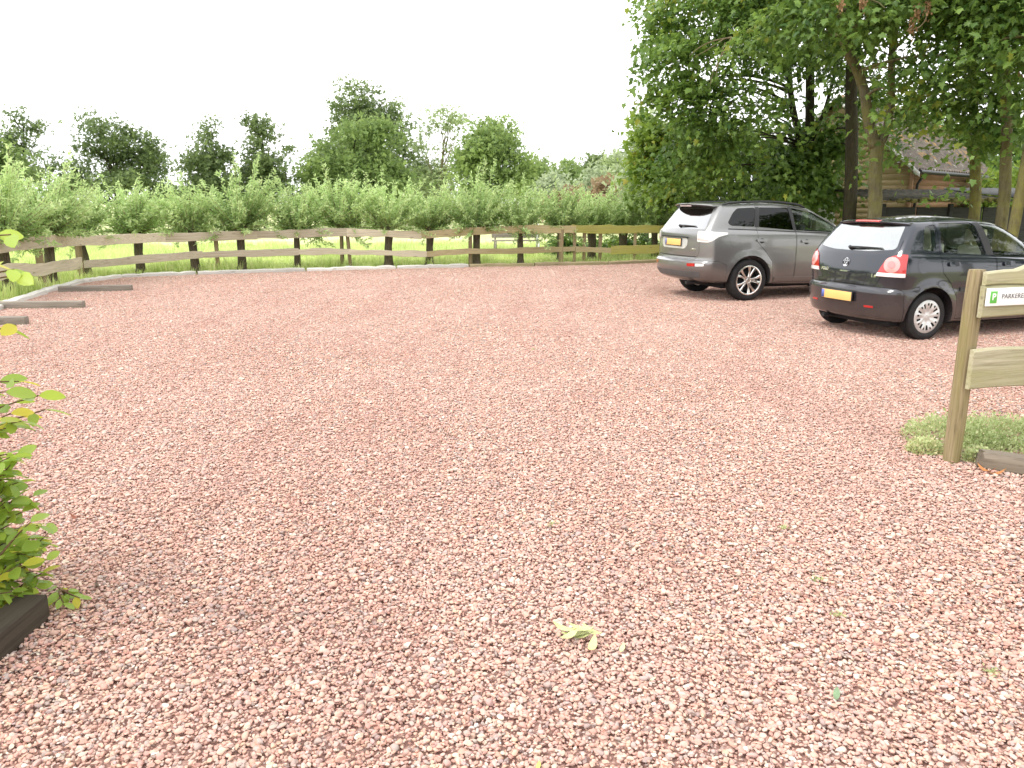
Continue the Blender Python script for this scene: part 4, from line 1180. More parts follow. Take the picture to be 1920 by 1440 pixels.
# edging beam under the leafy shrub (left foreground)
o = MB().box((0, 0, .03), (1.7, .12, .15), bev=.010).build('edging_beam', wood_mat('dark_beam_wood', (.02, .016, .012), (.075, .058, .042), (.05, .05, .02), .2), sharp=40)
o.location = (-1.905, 2.02, 0); o.rotation_euler = (0, 0, R(90))
tag(o, 'dark wooden edging beam under the leafy shrub, left foreground', 'edging beam')
# ------------------------------------------------------------------ leaves, trees, shrubs
def leaf_template(kind):
    if kind == 'blade':     # narrow, folded
        V = np.array([(0, 0, 0), (.11, .35, .02), (0, 1, -.05), (-.11, .35, .02)]); F = [np.array([[0, 1, 2], [0, 2, 3]])]
    elif kind == 'oval':
        V = np.array([(0, 0, 0), (.26, .28, .07), (.30, .6, .06), (0, 1, -.08), (-.30, .6, .06), (-.26, .28, .07), (0, .5, -.02)])
        F = [np.array([[6, 0, 1], [6, 1, 2], [6, 2, 3], [6, 3, 4], [6, 4, 5], [6, 5, 0]])]
    elif kind == 'maple':
        pts = [(0, 0), (.22, -.10), (.42, .02), (.30, .18), (.55, .45), (.26, .46), (.20, .62), (0, 1.0), (-.20, .62), (-.26, .46), (-.55, .45), (-.30, .18), (-.42, .02), (-.22, -.10)]
        V = np.array([(x, y, -.10 * abs(x) * 2 - .06 * y * y) for x, y in pts] + [(0, .33, .05)])
        k = len(pts); F = [np.array([[k, i, (i + 1) % k] for i in range(k)])]
    else:                   # spray: three little leaves on one card cluster
        q = []
        for a, l in ((0, 1.0), (.9, .8), (-.9, .8)):
            c_, s_ = math.cos(a), math.sin(a)
            for x, y, z in ((0, 0, 0), (.22, .5, .05), (0, 1, -.06), (-.22, .5, .05)):
                q.append((l * (x * c_ + y * s_), l * (-x * s_ + y * c_), z))
        V = np.array(q); F = [np.array([[0, 1, 2], [0, 2, 3], [4, 5, 6], [4, 6, 7], [8, 9, 10], [8, 10, 11]])]
    return V, F
def leaves(mb, pos, size, dirs, kind, tint, rng, droop=.3, roll=1.0):
    """one real little leaf at each position; dirs = the way its tip points"""
    LV, LF = leaf_template(kind); N = len(pos)
    d = dirs + 0.0; d[:, 2] -= droop; d /= np.linalg.norm(d, axis=1)[:, None] + 1e-9
    up = rng.standard_normal((N, 3)) * roll + np.array([0, 0, 1.0])
    x = np.cross(d, up); x /= np.linalg.norm(x, axis=1)[:, None] + 1e-9
    z = np.cross(x, d)
    s = np.broadcast_to(size, (N,))[:, None, None]
    P = pos[:, None] + s * (LV[None, :, :1] * x[:, None] + LV[None, :, 1:2] * d[:, None] + LV[None, :, 2:] * z[:, None])
    o = (np.arange(N) * len(LV))[:, None, None]
    mb.addn(P.reshape(-1, 3), (LF[0][None] + o).reshape(-1, 3), np.repeat(np.clip(tint, 0, 1), len(LV)))

def blob_points(rng, blobs, n, shell=.55):
    """clump centres spread through ellipsoids, denser towards their outsides"""
    vol = np.array([b[3] * b[4] * b[5] for b in blobs])**.8; p = vol / vol.sum()
    k = rng.choice(len(blobs), n, p=p); B = np.array(blobs, float)[k]
    d = rng.standard_normal((n, 3)); d /= np.linalg.norm(d, axis=1)[:, None]
    r = rng.uniform(shell**3, 1, n)**(1 / 3)
    return B[:, :3] + d * r[:, None] * B[:, 3:6], d, k

def crown(rng, blobs, n_clump, n_leaf, spread, size, kind, tint0=.5, droop=.3, shell=.5, wild=.9, flat=.62, roll=1.0):
    C, d, k = blob_points(rng, blobs, n_clump, shell)
    cs = rng.lognormal(0, .28, n_clump) * spread
    ct = rng.normal(tint0, .13 if kind != 'maple' else .20, n_clump)
    nl = np.maximum(3, (n_leaf * rng.lognormal(0, .3, n_clump)).astype(int))
    idx = np.repeat(np.arange(n_clump), nl); N = len(idx)
    off = np.clip(rng.standard_normal((N, 3)), -1.7, 1.7) * cs[idx][:, None] * np.array([1, 1, flat])
    if flat < .5: off[:, 2] -= .35 * (off[:, 0]**2 + off[:, 1]**2) / spread
    pos = C[idx] + off
    dr = d[idx] * .7 + rng.standard_normal((N, 3)) * wild + off / (np.linalg.norm(off, axis=1)[:, None] + 1e-6) * .6
    dr /= np.linalg.norm(dr, axis=1)[:, None]
    mb = MB()
    leaves(mb, pos, size * rng.lognormal(0, .22, N), dr, kind, ct[idx] + rng.normal(0, .16, N), rng, droop, roll)
    return mb, C

def limbs(mb, rng, trunk, targets, r0, n=5, frac=(.35, .95), seg=6, sag=.15):
    T = np.array(trunk, float)
    for c in targets:
        i = rng.uniform(*frac) * (len(T) - 1); a = int(i); f = i - a
        p0 = T[a] * (1 - f) + T[min(a + 1, len(T) - 1)] * f
        # start below the clump
        if p0[2] > c[2] - .1: p0 = T[max(0, int(len(T) * .3))]
        t_ = np.linspace(0, 1, seg)[:, None]
        mid = (p0 + c) / 2 + np.array([0, 0, sag * np.linalg.norm(c - p0)]) * rng.uniform(-.4, 1) + rng.standard_normal(3) * .08 * np.linalg.norm(c - p0)
        path = (1 - t_)**2 * p0 + 2 * t_ * (1 - t_) * mid + t_**2 * c
        rr = r0 * rng.uniform(.5, 1.0)
        mb.tube(path, np.linspace(rr, rr * .18, seg), n, cap=False)

m_leafN = leaf_mat('maple_leaves', (.026, .078, .016), (.19, .30, .060), .42, .42, .4, (.22, .24, .03))
m_leafY = leaf_mat('young_maple_leaves', (.06, .13, .016), (.25, .35, .055), .44, .42, .4, (.34, .30, .04))
m_leafD = leaf_mat('alder_leaves', (.050, .088, .032), (.185, .25, .09), .36, .5, .3)  # greyed and lightened to put distance haze into the leaf colour
m_leafG = leaf_mat('far_tree_leaves', (.075, .135, .036), (.25, .345, .115), .4, .55, .3)  # paler green, haze over the far trees mixed into the colour
m_leafP = leaf_mat('pale_tree_leaves', (.13, .19, .08), (.38, .46, .22), .35, .6, .3)
m_leafW = leaf_mat('willow_leaves', (.12, .235, .05), (.54, .67, .32), .40, .5, .35, (.58, .60, .40))
m_leafS = leaf_mat('silvery_bush_leaves', (.17, .23, .12), (.44, .50, .33), .3, .6, .3)
m_leafR = leaf_mat('reddish_bush_leaves', (.16, .11, .06), (.36, .27, .16), .3, .6, .3)
m_barkN = bark_mat('maple_bark', (.065, .055, .032), (.21, .185, .12), (.20, .19, .045), .55, .8)
m_barkK = bark_mat('dark_bark', (.020, .017, .012), (.075, .062, .044), (.06, .065, .02), .4, .8)
m_barkM = bark_mat('mossy_bark', (.06, .05, .025), (.17, .145, .08), (.20, .19, .045), .75, .8)
m_barkW = bark_mat('willow_bark', (.050, .040, .028), (.165, .135, .095), (.12, .13, .04), .4, 1.4)
m_twig = bark_mat('bare_twigs', (.16, .12, .07), (.36, .29, .19), None, 0, 2)
m_seed = leaf_mat('dry_seed_keys', (.20, .11, .05), (.48, .31, .18), .3, .7, .2)

def far_tree(name, px, top, bottom, wpx, y, blobs, mat, label, seed, nclump=150, nleaf=26, size=.30, spread=.5, kind='spray', shell=.3, bark=None, trunk_r=.16, cat='tree', group='trees beyond the willow row', tint=.5, lean=0.0, nlimb=22, lumpy=True):
    """blobs in picture-free units: (x, z, rx, rz) relative to the tree width/height; ry follows rx"""
    rng = np.random.default_rng(seed)
    sc = y / (FOC * (CS))                                              # metres per pixel, nearly
    base = D(px, bottom, y); ztop = D(px, top, y)[2]; W = wpx * y / FOC
    root = empty(name, (base[0], y, 0), 0, label, cat, group)
    B = [(bx * W, rng.uniform(-.15, .15) * W, bz * ztop, brx * W, brx * W * .9, brz * ztop) for bx, bz, brx, brz in blobs]
    if lumpy:
        B2 = []
        for b_ in B:
            B2.append((*b_[:3], b_[3] * .72, b_[4] * .72, b_[5] * .72))
            for q in range(5):
                d = rng.standard_normal(3); d /= np.linalg.norm(d); k_ = rng.uniform(.30, .50)
                B2.append((b_[0] + d[0] * b_[3] * .78, b_[1] + d[1] * b_[4] * .78, b_[2] + d[2] * b_[5] * .78, b_[3] * k_, b_[4] * k_, b_[5] * k_))
        B = B2
    mb, C = crown(rng, B, nclump, nleaf, spread, size, kind, tint, .25, shell)
    mb.build('crown', mat, root, fix=False)
    th = ztop * .82
    tr = [(lean * W * t_**2 + .06 * W * math.sin(t_ * 5 + seed) * t_, 0, th * t_) for t_ in np.linspace(0, 1, 9)]
    tb = MB().tube(tr, np.linspace(trunk_r, trunk_r * .2, 9), 8)
    limbs(tb, rng, tr, C[rng.choice(len(C), min(nlimb, len(C)), replace=False)], trunk_r * .42, 5)
    tb.build('trunk', bark or m_barkK, root, smooth=True)
    return root

# crowns as (x, z, rx, rz) fractions
ROUND = [(0, .72, .30, .24), (-.22, .55, .28, .22), (.22, .55, .28, .22), (0, .45, .40, .25), (-.30, .36, .22, .16), (.30, .36, .22, .16)]
CONE = [(0, .88, .10, .10), (-.02, .74, .20, .13), (.06, .62, .26, .12), (-.10, .52, .32, .13), (.12, .42, .36, .13), (-.08, .33, .40, .13), (.16, .27, .34, .10)]
BUSHY = [(.0, .86, .14, .12), (.10, .76, .22, .12), (-.08, .66, .155, .09), (.20, .60, .24, .14), (-.26, .52, .26, .13), (.05, .50, .34, .15), (.32, .44, .22, .12), (-.34, .42, .18, .10), (0, .36, .38, .10), (.36, .32, .18, .08)]
far_tree('dense_tree', -32, 190, 400, 150, 44, [(.0, .76, .30, .24), (.12, .58, .34, .2), (-.2, .5, .3, .3), (.14, .40, .34, .22), (0, .3, .4, .2)], m_leafG, 'dense green tree cut off by the left edge of the view', 1, 240, 34, .21, .42)
far_tree('thin_tree', 62, 186, 400, 80, 48, [(-.05, .92, .14, .05), (-.1, .84, .26, .06), (.10, .80, .30, .05), (-.1, .70, .36, .07), (.2, .62, .24, .06), (-.25, .58, .22, .06), (.1, .5, .3, .06), (-.1, .44, .4, .07), (.3, .40, .3, .07)], m_leafD, 'tall sparse tree with a bare thin trunk near the left edge', 2, 80, 20, .18, .30, shell=.1, trunk_r=.10, nlimb=26)
far_tree('bushy_tree', 217, 196, 400, 225, 46, BUSHY, m_leafD, 'broad dark bushy tree standing alone behind the left willows', 113, 300, 30, .17, .32, tint=.38, trunk_r=.16, nlimb=40, shell=.2)
far_tree('conical_tree', 397, 208, 400, 132, 52, CONE, m_leafD, 'dark conical tree, left one of the close pair', 4, 210, 30, .21, .36, tint=.45)
far_tree('conical_tree', 497, 200, 400, 104, 54, [(-.22, .95, .06, .06), (-.08, .86, .16, .06), (.05, .78, .22, .08), (-.05, .66, .22, .10), (.1, .56, .26, .11), (-.12, .46, .34, .12), (.12, .38, .40, .12), (0, .28, .45, .12)], m_leafD, 'dark conical tree with a crooked leaning tip, right one of the close pair', 5, 190, 28, .21, .34, tint=.55)
far_tree('sapling', 541, 272, 400, 38, 52, [(0, .90, .28, .10), (-.1, .78, .3, .08), (.3, .60, .3, .08), (-.2, .5, .3, .1), (.2, .38, .4, .1)], m_leafD, 'small thin sapling between the conical pair and the big round tree', 6, 30, 16, .21, .26, trunk_r=.06, nlimb=10)
far_tree('tall_tree', 690, 152, 400, 175, 62, [(-.06, .90, .24, .13), (-.20, .80, .20, .10), (.12, .80, .26, .13), (.30, .68, .22, .14), (0, .66, .38, .18), (-.3, .55, .2, .12), (.3, .5, .3, .2), (0, .4, .5, .2)], m_leafD, 'tallest round-topped tree at the middle, its top standing above the rest', 7, 300, 32, .25, .48, tint=.55)
far_tree('round_tree', 672, 205, 400, 190, 54, [(.10, .82, .28, .16), (-.12, .72, .28, .16), (.25, .66, .26, .2), (-.33, .60, .2, .14), (-.36, .48, .22, .14), (0, .5, .45, .22), (.3, .42, .28, .2), (-.22, .33, .34, .15), (.1, .28, .46, .14)], m_leafG, 'wide bright green tree in front of the tallest tree', 8, 340, 34, .23, .46, tint=.5)
far_tree('sparse_tree', 832, 190, 400, 118, 58, [(-.02, .93, .22, .06), (.22, .86, .22, .07), (-.26, .80, .20, .07), (.08, .80, .24, .08), (.28, .72, .16, .06), (-.34, .64, .16, .08), (.05, .62, .2, .06), (-.2, .5, .28, .1), (.2, .45, .24, .1), (0, .32, .45, .14)], m_leafP, 'sparse pale tree with see-through crown right of the tallest tree', 9, 110, 22, .20, .34, shell=.15, trunk_r=.13, nlimb=46, bark=m_barkN, tint=.38)
far_tree('round_tree', 932, 203, 400, 140, 46, [(.0, .86, .22, .14), (-.16, .72, .28, .16), (.18, .72, .28, .16), (0, .6, .42, .2), (-.28, .5, .24, .18), (.30, .5, .24, .18), (0, .38, .48, .22)], m_leafG, 'compact round bright green tree right of the sparse pale tree', 10, 300, 34, .20, .36, tint=.62)
far_tree('dark_tree', 1014, 272, 400, 42, 90, CONE, m_leafD, 'small dark pointed tree far off beside the compact round tree', 11, 60, 24, .40, .6)
# the far thicket as single bushes
for i, (px, top, wpx, y, mat, lab) in enumerate([
        (1040, 318, 90, 62, m_leafS, 'silvery grey-green bush at the left end of the far thicket'),
        (1072, 292, 92, 75, m_leafG, 'mid green bush in the far thicket'),
        (1112, 276, 84, 84, m_leafD, 'dark green rounded tree at the back of the far thicket'),
        (1118, 312, 84, 55, m_leafS, 'silvery willow bush in the middle of the far thicket'),
        (1150, 280, 70, 70, m_leafP, 'pale yellow-green tree at the back right of the far thicket'),
        (1137, 322, 30, 44, m_leafR, 'small reddish brown bush in front of the far thicket'),
        (1068, 350, 80, 40, m_leafR, 'low reddish shrub just behind the willow row'),
        (1172, 300, 90, 48, m_leafP, 'pale bush below the right-hand maples'),
        (790, 300, 100, 62, m_leafS, 'silvery shrub between the two round trees'),
        (1004, 300, 50, 70, m_leafG, 'green bush just right of the compact round tree'),
        (590, 352, 60, 60, m_leafG, 'low green shrub left of the wide bright tree'),
        (320, 356, 90, 60, m_leafG, 'low green shrub left of the conical pair'),
        (108, 368, 60, 60, m_leafG, 'low green shrub under the tall sparse tree')]):
    far_tree('bush', px, top, 400, wpx, y, ROUND, mat, lab, 40 + i, 130, 30, .0038 * y + .04, .0075 * y, trunk_r=.08, cat='bush', group='bushes beyond the willow row', nlimb=8, tint=.5)

# ---- pollarded willows behind the fence
def willow_mesh(seed, th=.93, bw=.62, hgt=1.35):
    rng = np.random.default_rng(seed); mb = MB(); tw = MB()
    ns = 96
    for k in range(ns):
        a = rng.uniform(0, 2 * math.pi); el = rng.beta(1.5, 1.1) * 1.45 + .02
        if k < 5: el = rng.uniform(-.45, .05)
        L = (hgt * (.66 + .42 * math.sin(max(el, .05))) if el > 0.05 else .70) * rng.uniform(.55, .98 if k % 4 else 1.26)
        d0 = np.array([math.cos(a) * math.cos(el), math.sin(a) * math.cos(el), math.sin(el)])
        p0 = np.array([0, 0, th]) + np.array([math.cos(a), math.sin(a), .3]) * rng.uniform(.02, .12)
        t_ = np.linspace(0, 1, 9)[:, None]
        bend = np.array([math.cos(a) * .2, math.sin(a) * .2, .28 if el > .3 else -.35])
        path = p0 + d0 * bw / .62 * L * t_ + bend * L * (t_**2) * .5 + rng.standard_normal(3) * .05 * t_
        tw.tube(path, np.linspace(.008, .002, 9), 4, cap=False)
        nl = int(125 * L / 1.0)
        u = rng.uniform(.10, 1, nl)**.85
        pos = np.stack([np.interp(u, t_[:, 0], path[:, q]) for q in range(3)], 1) + rng.standard_normal((nl, 3)) * .018
        tg = path[-1] - path[0]; tg = tg / np.linalg.norm(tg)
        dr = tg * .55 + rng.standard_normal((nl, 3)) * .6
        dr /= np.linalg.norm(dr, axis=1)[:, None]
        leaves(mb, pos, .088 * rng.lognormal(0, .25, nl) * (1.1 - .3 * u), dr, 'blade2' if False else 'oval_thin', .22 + .45 * u + rng.normal(0, .16, nl), rng, .12)
    return mb, tw
_lt = leaf_template
def leaf_template(kind):
    if kind == 'oval_thin':
        return np.array([(0, 0, 0), (.16, .42, .03), (0, 1, -.06), (-.16, .42, .03)]), [np.array([[0, 1, 2], [0, 2, 3]])]
    return _lt(kind)
WV = []
for i in range(5):
    mb, tw = willow_mesh(500 + i, .93, .66 + .05 * (i % 3), .90 + .09 * (i % 2))
    o = mb.build('crown', m_leafW, fix=False); c_me = o.data; bpy.data.objects.remove(o)
    o = tw.build('shoots', m_twig, fix=False); s_me = o.data; bpy.data.objects.remove(o)
    rng = np.random.default_rng(520 + i)
    tk = MB().tube([(0, 0, -.15), (.0, .01, .02), (.01, 0, .15), (.02 * rng.standard_normal(), 0, .5), (.03 * rng.standard_normal(), .0, .80), (0, 0, .96), (0, 0, 1.02)], [.15, .135, .105, .092, .10, .135, .07], 12, wob=.06, rng=rng)
    o = tk.build('trunk', m_barkW, smooth=True); t_me = o.data; bpy.data.objects.remove(o)
    WV.append((c_me, s_me, t_me))
WP = [(-75, 566, 1.0, 1), (10, 552, 1.05, 1), (93, 535, 1.08, 1), (160, 521, .95, .9), (260, 514, 1.0, 1), (363, 513, 1.02, 1), (452, 510, 1.06, .95), (555, 506, .98, .75), (640, 503, 1.08, .5), (727, 502, 1.05, 1), (805, 500, 1.0, 1),
      (893, 499, 1.04, 1), (976, 497, .98, .85), (1050, 494, .98, .9), (1110, 489, .98, 1.25), (1168, 486, .96, 1.35), (1228, 486, .98, 1.0), (1285, 484, .98, 1.0)]
WL = ['pollarded willow out of frame at the left end of the row', 'pollarded willow at the left end of the row, trunk cut by the frame edge', 'pollarded willow behind the first visible fence post, {}',
      'pollarded willow with a leaning trunk beside the second fence post', 'pollarded willow standing left of the thin leaning fence post', 'dark-trunked willow left of the thin leaning post, close to it', 'willow just right of the thin leaning post',
      'slim willow midway between the thin leaning post and the pair of posts', 'thin young willow beside the pair of fence posts', 'willow with a straight trunk right of the pair of posts', 'willow with a trunk behind the dip in the top rail',
      'willow touching the post in the middle of the fence', 'willow in front of the garden bench', 'willow left of the group of four fence posts', 'thick dark-trunked willow behind the group of four posts', 'thick dark-trunked willow behind the algae-green board',
      'willow partly hidden by the grey car', 'willow fully behind the grey car']
WL[2] = 'pollarded willow with its trunk right beside the first visible fence post'
rng = np.random.default_rng(77)
for i, ((px, py, s_, tw_), lab) in enumerate(zip(WP, WL)):
    x, y = G(px, py)
    e = empty('willow_tree', (x, y + .12, 0), rng.uniform(0, 6), lab, 'tree', 'pollarded willows behind the fence')
    c_me, s_me, t_me = WV[i % 5]
    c_o = link('crown', c_me, e); c_o.scale = (s_ * 1.10, s_ * 1.10, s_)
    sh = link('shoots', s_me, e); sh.scale = (s_ * 1.10, s_ * 1.10, s_)
    tr = link('trunk', t_me, e); tr.scale = (tw_, tw_, s_)
    e.rotation_euler = (R(rng.normal(0, 1.5)), R(rng.normal(0, 2)), rng.uniform(0, 6))

# ---- the big maples on the right
def big_tree(name, base, trunks, blobs, label, seed, nclump, nleaf, mat=None, bark=None, size=.116, spread=.29, tint=.42, nlimb=40, kind='maple', k_leaf=1.4, twigs=None, seeds=(), group='maples on the right', limb_r=.05, shell=.35):
    rng = np.random.default_rng(seed); b0 = np.array([base[0], base[1], 0.0])
    root = empty(name, tuple(b0), 0, label, 'tree', group)
    tb = MB(); first = None
    for path, r0, r1 in trunks:
        P = np.array(path, float) - b0
        q = np.linspace(0, len(P) - 1, 5 * len(P)); PP = pchip(np.arange(len(P)), P, q)
        rad = np.linspace(r0, r1, len(q))
        if P[0, 2] < .1: rad[:3] *= np.array([1.5, 1.25, 1.08])
        tb.tube(PP, rad, 14, wob=.025, rng=rng)
        first = PP if first is None else first
    B = [(c[0] - b0[0], c[1] - b0[1], c[2], rx, ry, rz) for c, rx, ry, rz in blobs]
    mb, C = crown(rng, B, nclump, nleaf * k_leaf, spread, size, kind, tint, .45, shell, .8, .40, .55)
    allp = np.concatenate([np.array(pchip(np.arange(len(t_[0])), np.array(t_[0], float) - b0, np.linspace(0, len(t_[0]) - 1, 30))) for t_ in trunks])
    for c in C[rng.choice(len(C), min(nlimb, len(C)), replace=False)]:
        cand = allp[allp[:, 2] < max(c[2] + .3, 1.6)]; cand = cand[cand[:, 2] > 1.5] if (cand[:, 2] > 1.5).any() else cand
        p0 = cand[np.argmin(np.linalg.norm(cand - c, axis=1))]
        t_ = np.linspace(0, 1, 8)[:, None]; L = np.linalg.norm(c - p0)
        mid = (p0 + c) / 2 + np.array([0, 0, .18 * L]) + rng.standard_normal(3) * .09 * L
        tb.tube((1 - t_)**2 * p0 + 2 * t_ * (1 - t_) * mid + t_**2 * c, np.linspace(limb_r * rng.uniform(.5, 1), .008, 8), 6, cap=False)
    tb.build('trunk', bark or m_barkN, root, smooth=True)
    mb.build('crown', mat or m_leafN, root, fix=False)
    if twigs:
        tw = MB()
        for path, r_ in twigs:
            P = np.array(path) - b0; q = np.linspace(0, len(P) - 1, 4 * len(P)); tw.tube(pchip(np.arange(len(P)), P, q), np.linspace(r_, r_ * .3, len(q)), 5, cap=False)
        tw.build('bare_twigs', m_twig, root, smooth=True)
    for c in seeds:
        sm = MB(); N = 46; pos = np.array(c) - b0 + rng.standard_normal((N, 3)) * np.array([.030, .030, .085])
        dr = rng.standard_normal((N, 3)) * .35 + np.array([0, 0, -1.0])
        leaves(sm, pos, .058 * rng.uniform(.8, 1.2, N), dr, 'oval', rng.uniform(0, 1, N), rng, 0)
        sm.build('seed_cluster', m_seed, root, fix=False)
    return root
def bl(px, py, y, rx, rz, ry=None):
    return (D(px, py, y), rx * y / FOC, ry if ry else rx * y / FOC * .8, rz * y / FOC)
def tp(seq, y): return [tuple(D(px, py, y + dy)) if py is not None else None for px, py, dy in seq]
def gb(px, y): 
    p = D(px, 400, y); return (p[0], y, -.1)

# forked tree with the pale trunk
b1 = gb(1636, 17.5)
big_tree('maple_tree', b1, [([b1] + tp([(1640, 400, 0), (1641, 330, 0), (1644, 285, 0), (1643, 262, 0)], 17.5), .145, .132),
                            (tp([(1640, 275, 0), (1628, 225, 0), (1620, 170, 0), (1606, 130, -.1), (1588, 95, -.2), (1575, 40, -.3), (1560, -60, -.4)], 17.5), .118, .075),
                            (tp([(1649, 275, 0), (1664, 235, .1), (1671, 180, .2), (1672, 120, .3), (1676, 40, .4), (1690, -80, .4)], 17.5), .092, .06)],
         [bl(1540, 5, 16.0, 90, 36), bl(1650, 8, 15.5, 110, 44), bl(1750, 125, 15.6, 90, 34), bl(1728, 185, 15.8, 44, 28), bl(1470, 50, 16.5, 70, 36), bl(1640, -120, 17, 260, 90), bl(1750, -40, 16.5, 160, 70), bl(1715, 228, 16.8, 36, 22), bl(1560, 60, 18.5, 90, 50), bl(1820, 60, 15.8, 90, 50)],
         'maple with a pale forked trunk standing just behind the dark blue hatchback', 901, 330, 30, seeds=[D(1722, 20, 15.0), D(1712, 52, 15.0), D(1618, 8, 15.2), D(1578, 5, 15.2), D(1740, 10, 15.0)],
         twigs=[(tp([(1700, 58, 0), (1722, 52, 0), (1738, 28, 0), (1742, -10, 0)], 15.0), .016)])
# dark straight trunk behind it
b2 = gb(1594, 21.0)
big_tree('maple_tree', b2, [([b2] + tp([(1594, 380, 0), (1597, 250, 0), (1596, 160, 0), (1600, 60, 0), (1606, -80, 0)], 21.0), .175, .12)],
         [bl(1600, 130, 22, 80, 60), bl(1520, 60, 21.5, 110, 60), bl(1650, 150, 22.5, 70, 60), bl(1590, 230, 22.5, 70, 50), bl(1580, -90, 21, 200, 110), bl(1560, 300, 23.5, 60, 50), bl(1660, 290, 22.5, 16, 26), bl(1618, 300, 22.3, 12, 45), bl(1618, 240, 22.3, 14, 40), bl(1562, 300, 22.5, 20, 55)],
         'maple with a straight dark trunk, directly left of the pale forked one', 902, 190, 26, bark=m_barkK, tint=.45)
# twin stems and the broad drooping left crown
b3 = gb(1512, 23.0)
big_tree('maple_tree', b3, [([b3] + tp([(1514, 370, 0), (1518, 250, 0), (1519, 120, 0), (1520, 40, 0), (1524, -80, 0)], 23.0), .155, .09),
                            (tp([(1512, 330, 0), (1494, 240, 0), (1482, 170, 0), (1478, 90, 0), (1470, -60, 0)], 23.0), .10, .06),
                            (tp([(1522, 265, 0), (1545, 210, 0), (1562, 150, 0), (1580, 80, 0)], 23.0), .06, .035)],
         [bl(1320, 20, 21, 110, 60), bl(1260, 120, 20.5, 62, 60), bl(1350, 110, 20, 110, 60), bl(1300, 200, 20.5, 75, 55), bl(1400, 190, 20, 80, 70), bl(1330, 260, 20.8, 80, 50), bl(1430, 60, 21, 80, 60), bl(1250, 30, 21.5, 45, 55), bl(1225, 85, 20.4, 30, 22), bl(1222, 150, 20.2, 26, 22),
          bl(1400, 290, 21, 90, 50), bl(1470, 330, 22, 60, 45), bl(1460, 250, 23.5, 50, 50), bl(1420, -90, 22, 190, 90), bl(1300, 320, 21.5, 70, 40), bl(1470, 130, 21, 30, 60), bl(1440, 375, 23, 120, 30)],
         'broad maple with twin dark stems and drooping boughs over the grey car', 903, 500, 30, tint=.52, bark=m_barkK, nlimb=70,
         twigs=[(tp([(1372, 70, 0), (1340, 76, 0), (1310, 90, 0), (1292, 105, 0)], 19.4), .02), (tp([(1372, 70, 0), (1350, 110, 0), (1336, 140, 0), (1330, 168, 0)], 19.4), .018), (tp([(1360, 80, 0), (1345, 128, 0), (1340, 160, 0)], 19.4), .014), (tp([(1356, 74, 0), (1322, 96, 0), (1300, 108, 0)], 19.3), .012)])
# three trunks at the right
b4 = gb(1826, 18.5)
big_tree('maple_tree', b4, [([b4] + tp([(1827, 400, 0), (1828, 300, 0), (1826, 220, 0), (1822, 100, 0), (1820, -60, 0)], 18.5), .13, .085)],
         [bl(1780, 178, 17.8, 80, 26), bl(1850, 180, 18, 90, 40), bl(1735, 200, 18.2, 46, 18), bl(1855, 262, 18, 36, 26), bl(1860, 60, 18.2, 80, 70), bl(1850, -80, 18, 200, 100), bl(1800, 352, 18.2, 20, 10), bl(1668, 262, 18.8, 26, 34)],
         'mossy maple trunk, leftmost of three to the right of the tiled shed', 904, 210, 25, bark=m_barkM, tint=.46, seeds=[D(1798, 98, 16.4), D(1852, 75, 16.6), D(1890, 45, 16.6), D(1795, 100, 16.6)])
b5 = gb(1876, 16.5)
big_tree('maple_tree', b5, [([b5] + tp([(1880, 400, 0), (1886, 300, 0), (1888, 220, 0), (1884, 100, 0), (1890, -60, 0)], 16.5), .122, .085)],
         [bl(1885, 150, 17, 70, 46), bl(1900, 250, 17.2, 60, 34), bl(1910, 40, 16.6, 80, 60), bl(1930, -60, 16.6, 160, 80), bl(1850, 240, 17, 50, 24)],
         'darker maple trunk, middle one of three to the right of the tiled shed', 905, 150, 27, bark=m_barkN, tint=.46, seeds=[D(1917, 120, 15.8)])
b6 = gb(1898, 14.9)
big_tree('maple_tree', b6, [([b6] + tp([(1906, 400, 0), (1925, 300, 0), (1945, 180, 0), (1960, 20, 0), (1970, -60, 0)], 14.9), .10, .075)],
         [bl(1960, 60, 14.8, 120, 90), bl(1960, -60, 15, 160, 90), bl(1985, 220, 15, 70, 60)],
         'leaning mossy maple trunk at the right edge of the view', 906, 110, 26, bark=m_barkM, tint=.4)

# unseen maples added past the right edge so the cars' flanks reflect dark trees
src_t = [o for o in COL.objects if o.name in ('maple_tree', 'maple_tree.003')]
for k, (x, y, rz, lab) in enumerate([(13.5, 10.5, 2.0, 'added unseen maple, nearest one past the right edge of the view'), (14.5, 6.0, 4.1, 'added unseen maple, second one past the right edge of the view'), (14.0, 1.5, .8, 'added unseen maple, third one past the right edge of the view'), (12.0, -4.5, 3.0, 'added unseen maple behind the camera on the right')]):
    s_ = src_t[k % 2]; c = s_.copy(); COL.objects.link(c); c.location = (x, y, 0); c.rotation_euler = (0, 0, rz); c['label'] = lab; c['group'] = 'added unseen maples past the right edge of the view'
    for ch in list(s_.children):
        if ch.name.startswith(('trunk', 'crown')):
            q = ch.copy(); COL.objects.link(q); q.parent = c

